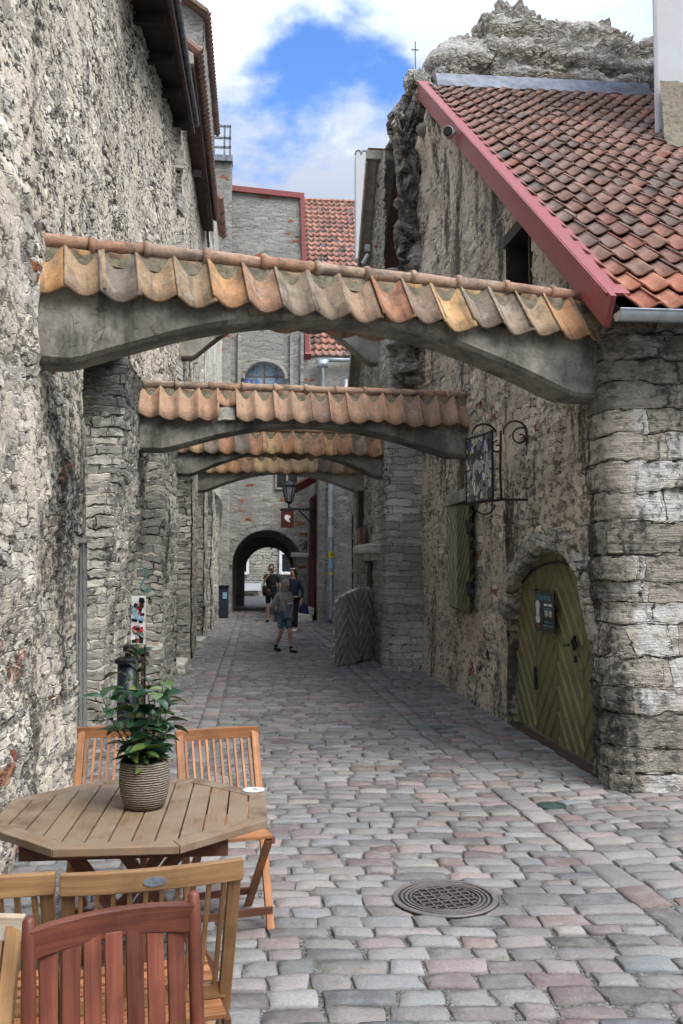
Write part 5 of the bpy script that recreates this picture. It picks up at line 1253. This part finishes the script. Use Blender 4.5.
# ------------------------------------------------------------------ people
def skin(name, pts, edges, root, mat, parent=None, sub=2, label=None, cat=None, extra=None):
    names = list(pts); me = bpy.data.meshes.new(name); me.from_pydata([pts[k][:3] for k in names], [(names.index(a), names.index(b)) for a, b in edges], [])
    o = bpy.data.objects.new(name, me); COL.objects.link(o)
    o.modifiers.new('skin', 'SKIN').use_smooth_shade = True
    if not me.skin_vertices: 
        bpy.context.view_layer.objects.active = o
    sv = me.skin_vertices[0].data if me.skin_vertices else None
    for i, k in enumerate(names):
        r_ = pts[k][3]; r_ = (r_, r_) if not isinstance(r_, tuple) else r_
        sv[i].radius = r_; sv[i].use_root = (k == root)
    s = o.modifiers.new('sub', 'SUBSURF'); s.levels = sub; s.render_levels = sub
    dg = bpy.context.evaluated_depsgraph_get(); ev = o.evaluated_get(dg); me2 = bpy.data.meshes.new_from_object(ev)
    o.modifiers.clear(); o.data = me2; me2.name = name; me2.materials.clear(); me2.materials.append(mat)
    me2.polygons.foreach_set('use_smooth', [True] * len(me2.polygons))
    if parent: o.parent = parent
    return tag(o, label, cat)
def hand(pts, edges, side, wrist, d, palm=.045):
    """palm and five curled fingers continuing from the wrist in direction d"""
    d = Vector(d).normalized(); w = Vector(wrist); sd_ = d.orthogonal().normalized(); up = d.cross(sd_)
    p = w + d * .05; nm = side + 'palm'; pts[nm] = (*p, (.03, .022)); edges.append((side + 'wr', nm))
    for i in range(4):
        o = sd_ * (i - 1.5) * .019; L = (.065, .075, .07, .055)[i]
        a = p + d * .035 + o; b = a + d * L * .55 + up * .008; c = b + d * L * .45 + up * .025
        for q, (v_, r_) in enumerate(((a, .0095), (b, .0085), (c, .007))): pts[f'{side}f{i}{q}'] = (*v_, r_)
        edges += [(nm, f'{side}f{i}0'), (f'{side}f{i}0', f'{side}f{i}1'), (f'{side}f{i}1', f'{side}f{i}2')]
    a = w + d * .035 + sd_ * .035; b = a + d * .035 + sd_ * .02
    pts[side + 't0'] = (*a, .011); pts[side + 't1'] = (*b, .009); edges += [(nm, side + 't0'), (side + 't0', side + 't1')]

def person(label, loc, rot, H, arms, legs, head=(0, 0), clothes=None):
    """front is -Y. arms/legs: joint positions in units of body height, feet at 0"""
    pts = {}; ed = []
    def P(k, x, y, z, r): pts[k] = (x * H, y * H, z * H, tuple(q * H for q in r) if isinstance(r, tuple) else r * H)
    hx, hy = head
    P('pel', 0, 0, .53, (.085, .06)); P('wai', 0, 0, .6, (.072, .052)); P('che', 0, .0, .72, (.088, .06)); P('nk0', 0, .004, .815, .034)
    P('nk1', hx * .4, hy * .4, .85, .031); P('hd0', hx, hy - .008, .885, (.036, .042)); P('hd1', hx, hy, .925, (.042, .052)); P('hd2', hx, hy, .972, (.034, .04))
    ed += [('pel', 'wai'), ('wai', 'che'), ('che', 'nk0'), ('nk0', 'nk1'), ('nk1', 'hd0'), ('hd0', 'hd1'), ('hd1', 'hd2')]
    for s, k in ((-1, 'l'), (1, 'r')):
        sh = (s * .1, .005, .79); el, wr = arms[k]; P(k + 'sh', *sh, .032); P(k + 'el', *el, .024); P(k + 'wr', *wr, .016)
        ed += [('che', k + 'sh'), (k + 'sh', k + 'el'), (k + 'el', k + 'wr')]
        w = Vector(wr) * H; d = (Vector(wr) - Vector(el)); hand(pts, ed, k, w, d)
        hp, kn, an, toe = legs[k]; P(k + 'hp', *hp, .05); P(k + 'kn', *kn, .032); P(k + 'cf', *(Vector(kn) * .6 + Vector(an) * .4 + Vector((0, .008, 0))), .031); P(k + 'an', *an, .02); P(k + 'toe', *toe, (.026, .018))
        ed += [('pel', k + 'hp'), (k + 'hp', k + 'kn'), (k + 'kn', k + 'cf'), (k + 'cf', k + 'an'), (k + 'an', k + 'toe')]
    body = skin('person', pts, ed, 'pel', M['skin'], None, label=label, cat='person')
    body.location = loc; body.rotation_euler = (0, 0, R(rot)); ORG[body.name] = np.array([0., 0, 0])
    f = MB(); hc = Vector(pts['hd1'][:3])
    for s in (-1, 1): f.box(hc + Vector((s * .018, -.052, .002)) * H, (.012 * H, .006 * H, .006 * H))
    e = f.build('eye', M['hair'], body)
    f = MB(); f.tube([hc + Vector((0, -.05, .002)) * H, hc + Vector((0, -.064, -.016)) * H, hc + Vector((0, -.052, -.02)) * H], [.004 * H, .008 * H, .006 * H], 6); f.build('nose', M['skin'], body, smooth=True)
    f = MB(); f.box(hc + Vector((0, -.05, -.032)) * H, (.02 * H, .006 * H, .005 * H)); f.build('mouth', M['doorred'], body)
    return body, pts, H
def sub(pts, keys, k=1.2, add=0.): return {q: (*pts[q][:3], tuple(v * k + add for v in pts[q][3]) if isinstance(pts[q][3], tuple) else pts[q][3] * k + add) for q in keys}
def lerp3(a, b, t): return tuple(a[i] + (b[i] - a[i]) * t for i in range(3))
def shoes(body, pts, H, mat, name='shoe'):
    for k in 'lr':
        a = Vector(pts[k + 'an'][:3]); b = Vector(pts[k + 'toe'][:3]); d = (b - a); d.z = 0; d.normalize()
        q = {'h': (*(a - d * .015 * H + Vector((0, 0, -.012 * H))), (.03 * H, .032 * H)), 'm': (*(a + d * .05 * H + Vector((0, 0, -.022 * H))), (.033 * H, .027 * H)), 't': (*(a + d * .125 * H + Vector((0, 0, -.026 * H))), (.034 * H, .024 * H))}
        skin(name, q, [('h', 'm'), ('m', 't')], 'm', M[mat], body)
def hair(body, pts, H, long=False):
    c = Vector(pts['hd1'][:3]); q = {'a': (*(c + Vector((0, .0, .056)) * H), (.05 * H, .056 * H)), 'b': (*(c + Vector((0, .026, .0)) * H), (.052 * H, .04 * H)), 'c': (*(c + Vector((0, .03, -.04)) * H), (.034 * H, .02 * H))}
    e = [('a', 'b'), ('b', 'c')]
    if long: q['d'] = (*(c + Vector((.02, .05, -.11)) * H), (.04 * H, .02 * H)); q['e'] = (*(c + Vector((.03, .055, -.17)) * H), (.025 * H, .015 * H)); e += [('c', 'd'), ('d', 'e')]
    return skin('hair', q, e, 'b', M['hair'], body)

# man taking a photo with a phone
legs = {'l': ((-.05, 0, .5), (-.055, -.005, .28), (-.06, .01, .045), (-.075, -.085, .018)), 'r': ((.05, 0, .5), (.06, -.01, .28), (.07, .005, .045), (.09, -.085, .018))}
arms = {'l': ((-.135, -.06, .7), (-.03, -.15, .84)), 'r': ((.15, .01, .62), (.155, -.02, .47))}
b_, p_, H_ = person('man in black shorts and shirt raising a phone to his face in the lane', (.5, 28.6, 0), 6, 1.78, arms, legs)
tq = sub(p_, ['pel', 'wai', 'che', 'lsh', 'rsh'], 1.16); tq['nk'] = (*p_['nk0'][:3], .05 * H_)
for k in 'lr': tq[k + 'm'] = (*lerp3(p_[k + 'sh'], p_[k + 'el'], .75), .035 * H_)
skin('t_shirt', tq, [('pel', 'wai'), ('wai', 'che'), ('che', 'nk'), ('che', 'lsh'), ('che', 'rsh'), ('lsh', 'lm'), ('rsh', 'rm')], 'pel', M['blackcloth'], b_)
sq = sub(p_, ['pel', 'lhp', 'rhp'], 1.22)
for k in 'lr': sq[k + 'k'] = (*lerp3(p_[k + 'hp'], p_[k + 'kn'], .9), .047 * H_)
skin('shorts', sq, [('pel', 'lhp'), ('pel', 'rhp'), ('lhp', 'lk'), ('rhp', 'rk')], 'pel', M['blackcloth'], b_)
shoes(b_, p_, H_, 'blackcloth'); hair(b_, p_, H_)
mb = MB(); c = Vector(p_['lwr'][:3]) + Vector((.04, -.03, .07)); mb.box(c, (.08, .012, .15)); ph = mb
o = ph.build('phone', M['iron'], None, 'black phone held up in front of the face by the man in black', 'phone'); o.matrix_world = b_.matrix_basis @ Matrix.Translation(Vector(ORG[o.name]))
bag = thing('shoulder_bag', 'black shoulder bag with a strap across the man in black', 'bag', (0, 0, 0))
mb = MB(); mb.box((.06, -.13, 1.03), (.2, .09, .16)); mb.build('pouch', M['iron'], bag, bevel=.02)
mb = MB(); mb.box((-.2, .02, .95), (.14, .22, .3)); mb.build('pack', M['blackcloth'], bag, bevel=.05)
mb = MB(); mb.tube([(-.15, -.1, 1.42), (-.02, -.145, 1.25), (.06, -.14, 1.1)], .012, 6); mb.tube([(-.15, -.1, 1.42), (-.2, .02, 1.3), (-.23, .02, 1.08)], .012, 6); mb.build('strap', M['iron'], bag)
bag.location = b_.location; bag.rotation_euler = b_.rotation_euler

# woman in navy jacket looking back
legs = {'l': ((-.045, 0, .5), (-.04, .0, .28), (-.035, .02, .045), (-.045, -.06, .018)), 'r': ((.045, 0, .5), (.05, -.02, .28), (.045, -.0, .045), (.05, -.09, .018))}
arms = {'l': ((-.13, .03, .64), (-.1, -.06, .52)), 'r': ((.14, .05, .64), (.15, .0, .5))}
b_, p_, H_ = person('woman with long dark hair in a navy jacket and black trousers, smiling', (1.0, 24.2, 0), -38, 1.66, arms, legs, head=(-.01, -.005))
tq = sub(p_, ['pel', 'wai', 'che', 'lsh', 'rsh', 'lel', 'rel'], 1.2); tq['nk'] = (*p_['nk0'][:3], .05 * H_)
for k in 'lr': tq[k + 'm'] = (*lerp3(p_[k + 'el'], p_[k + 'wr'], .9), .026 * H_)
skin('jacket', tq, [('pel', 'wai'), ('wai', 'che'), ('che', 'nk'), ('che', 'lsh'), ('che', 'rsh'), ('lsh', 'lel'), ('rsh', 'rel'), ('lel', 'lm'), ('rel', 'rm')], 'pel', M['navy'], b_)
sq = sub(p_, ['pel', 'lhp', 'rhp', 'lkn', 'rkn'], 1.15)
for k in 'lr': sq[k + 'k'] = (*lerp3(p_[k + 'kn'], p_[k + 'an'], .92), .034 * H_); sq[k + 'kn'] = (*p_[k + 'kn'][:3], .044 * H_)
skin('trousers', sq, [('pel', 'lhp'), ('pel', 'rhp'), ('lhp', 'lkn'), ('rhp', 'rkn'), ('lkn', 'lk'), ('rkn', 'rk')], 'pel', M['blackcloth'], b_)
shoes(b_, p_, H_, 'paper'); hair(b_, p_, H_, True)
mb = MB(); c = Vector(p_['hd2'][:3]); mb.tube([c + Vector((-.065, -.02, .01)), c + Vector((-.03, -.075, .02)), c + Vector((.03, -.075, .02)), c + Vector((.065, -.02, .01))], .012, 6); mb.build('sunglasses', M['paper'], b_)
mb = MB(); mb.box((-.1, -.14, 1.02), (.07, .01, .11)); mb.build('lanyard_card', M['paper'], b_)
bag = thing('blue_bag', 'dark blue bag hanging from the hand of the woman in navy', 'bag', (1.22, 24.15, .55))
mb = MB(); mb.add([(1.12, 24.05, .5), (1.4, 24.05, .45), (1.36, 24.05, .72), (1.2, 24.05, .82), (1.12, 24.2, .5), (1.4, 24.2, .45), (1.36, 24.2, .72), (1.2, 24.2, .82)], [(0, 1, 2, 3), (7, 6, 5, 4), (0, 4, 5, 1), (1, 5, 6, 2), (2, 6, 7, 3), (3, 7, 4, 0)]); mb.build('body', M['blueb'], bag, bevel=.03)
mb = MB(); mb.tube([(1.2, 24.12, .8), (1.24, 24.12, .95), (1.3, 24.12, .74)], .01, 6); mb.build('handle', M['blueb'], bag)

# boy in grey hoodie walking
legs = {'l': ((-.045, 0, .5), (-.05, -.01, .285), (-.075, .1, .065), (-.075, .03, .02)), 'r': ((.045, 0, .5), (.05, -.07, .285), (.05, -.1, .045), (.055, -.19, .018))}
arms = {'l': ((-.15, .05, .64), (-.1, .11, .52)), 'r': ((.14, .03, .65), (.08, -.05, .55))}
b_, p_, H_ = person('boy in grey hooded sweatshirt and denim shorts walking with his head bowed', (.57, 18.3, 0), 32, 1.43, arms, legs, head=(.0, -.05))
tq = sub(p_, ['pel', 'wai', 'che', 'lsh', 'rsh', 'lel', 'rel'], 1.42); tq['nk'] = (*p_['nk0'][:3], .06 * H_); tq['pel'] = (0, 0, .5 * H_, (.11 * H_, .085 * H_))
for k in 'lr': tq[k + 'm'] = (*lerp3(p_[k + 'el'], p_[k + 'wr'], .95), .032 * H_)
skin('hoodie', tq, [('pel', 'wai'), ('wai', 'che'), ('che', 'nk'), ('che', 'lsh'), ('che', 'rsh'), ('lsh', 'lel'), ('rsh', 'rel'), ('lel', 'lm'), ('rel', 'rm')], 'pel', M['hoodie'], b_)
c = Vector(p_['hd1'][:3])
hd = {'a': (*(c + Vector((0, .045, -.1)) * H_), (.07 * H_, .055 * H_)), 'b': (*(c + Vector((0, .03, -.02)) * H_), (.066 * H_, .062 * H_)), 'c': (*(c + Vector((0, .005, .05)) * H_), (.055 * H_, .062 * H_)), 'd': (*(c + Vector((0, -.03, .07)) * H_), (.04 * H_, .045 * H_))}
skin('hood', hd, [('a', 'b'), ('b', 'c'), ('c', 'd')], 'b', M['hoodie'], b_)
sq = sub(p_, ['pel', 'lhp', 'rhp'], 1.3)
sq['pel'] = (0, 0, .5 * H_, (.1 * H_, .075 * H_))
for k in 'lr': sq[k + 'k'] = (*lerp3(p_[k + 'hp'], p_[k + 'kn'], .88), .052 * H_)
skin('shorts', sq, [('pel', 'lhp'), ('pel', 'rhp'), ('lhp', 'lk'), ('rhp', 'rk')], 'pel', M['denim'], b_)
sk = {}
for k in 'lr':
    q = {'a': (*lerp3(p_[k + 'an'], p_[k + 'kn'], .25), .026 * H_), 'b': (*p_[k + 'an'][:3], .025 * H_)}; skin('sock', q, [('a', 'b')], 'a', M['blackcloth'], b_)
shoes(b_, p_, H_, 'blackcloth')
mb = MB(); mb.box((-.035, -.155, 1.0), (.055, .006, .06)); mb.build('print_picture', M['orange'], b_)
mb = MB(); mb.box((.04, -.157, .965), (.14, .006, .018)); mb.build('print_line', M['paper'], b_)

# ------------------------------------------------------------------ weeds in the joints
random.seed(3); mb = MB()
spots = [(-1.1, 3.0), (-.55, 4.6), (-.4, 4.8), (.72, 4.5), (1.18, 4.72), (1.2, 4.8), (.3, 3.6), (.1, 3.5), (.55, 3.5), (2.5, 9.8), (2.55, 7.6), (-1.15, 20.), (-1.1, 24), (-1.1, 28), (-1.25, 15.2), (2.1, 15.6), (.95, 3.9), (1.5, 3.7), (-.2, 4.3)]
for _ in range(40): spots.append((random.uniform(-1.3, 2.4), random.uniform(3.4, 12)))
for (x, y) in spots:
    for k_ in range(random.randint(5, 22)):
        a_ = random.uniform(0, 6.28); px_, py_ = x + random.gauss(0, .03), y + random.gauss(0, .012)
        leaf(mb, (px_, py_, -.01), (math.cos(a_), math.sin(a_), random.uniform(.4, 1.5)), random.uniform(.012, .03), .007)
mg, gg = newmat('weed'); M['weed'] = finish(mg, gg, gg.ramp(gg.sep(gg.attr('rv'))[0], [(0, (.04, .1, .02)), (1, (.12, .2, .04))]), .6)
mb.build('joint_weeds', M['weed'], None, 'tiny green weeds and moss growing in the joints of the cobbles', 'weeds', kind='stuff')
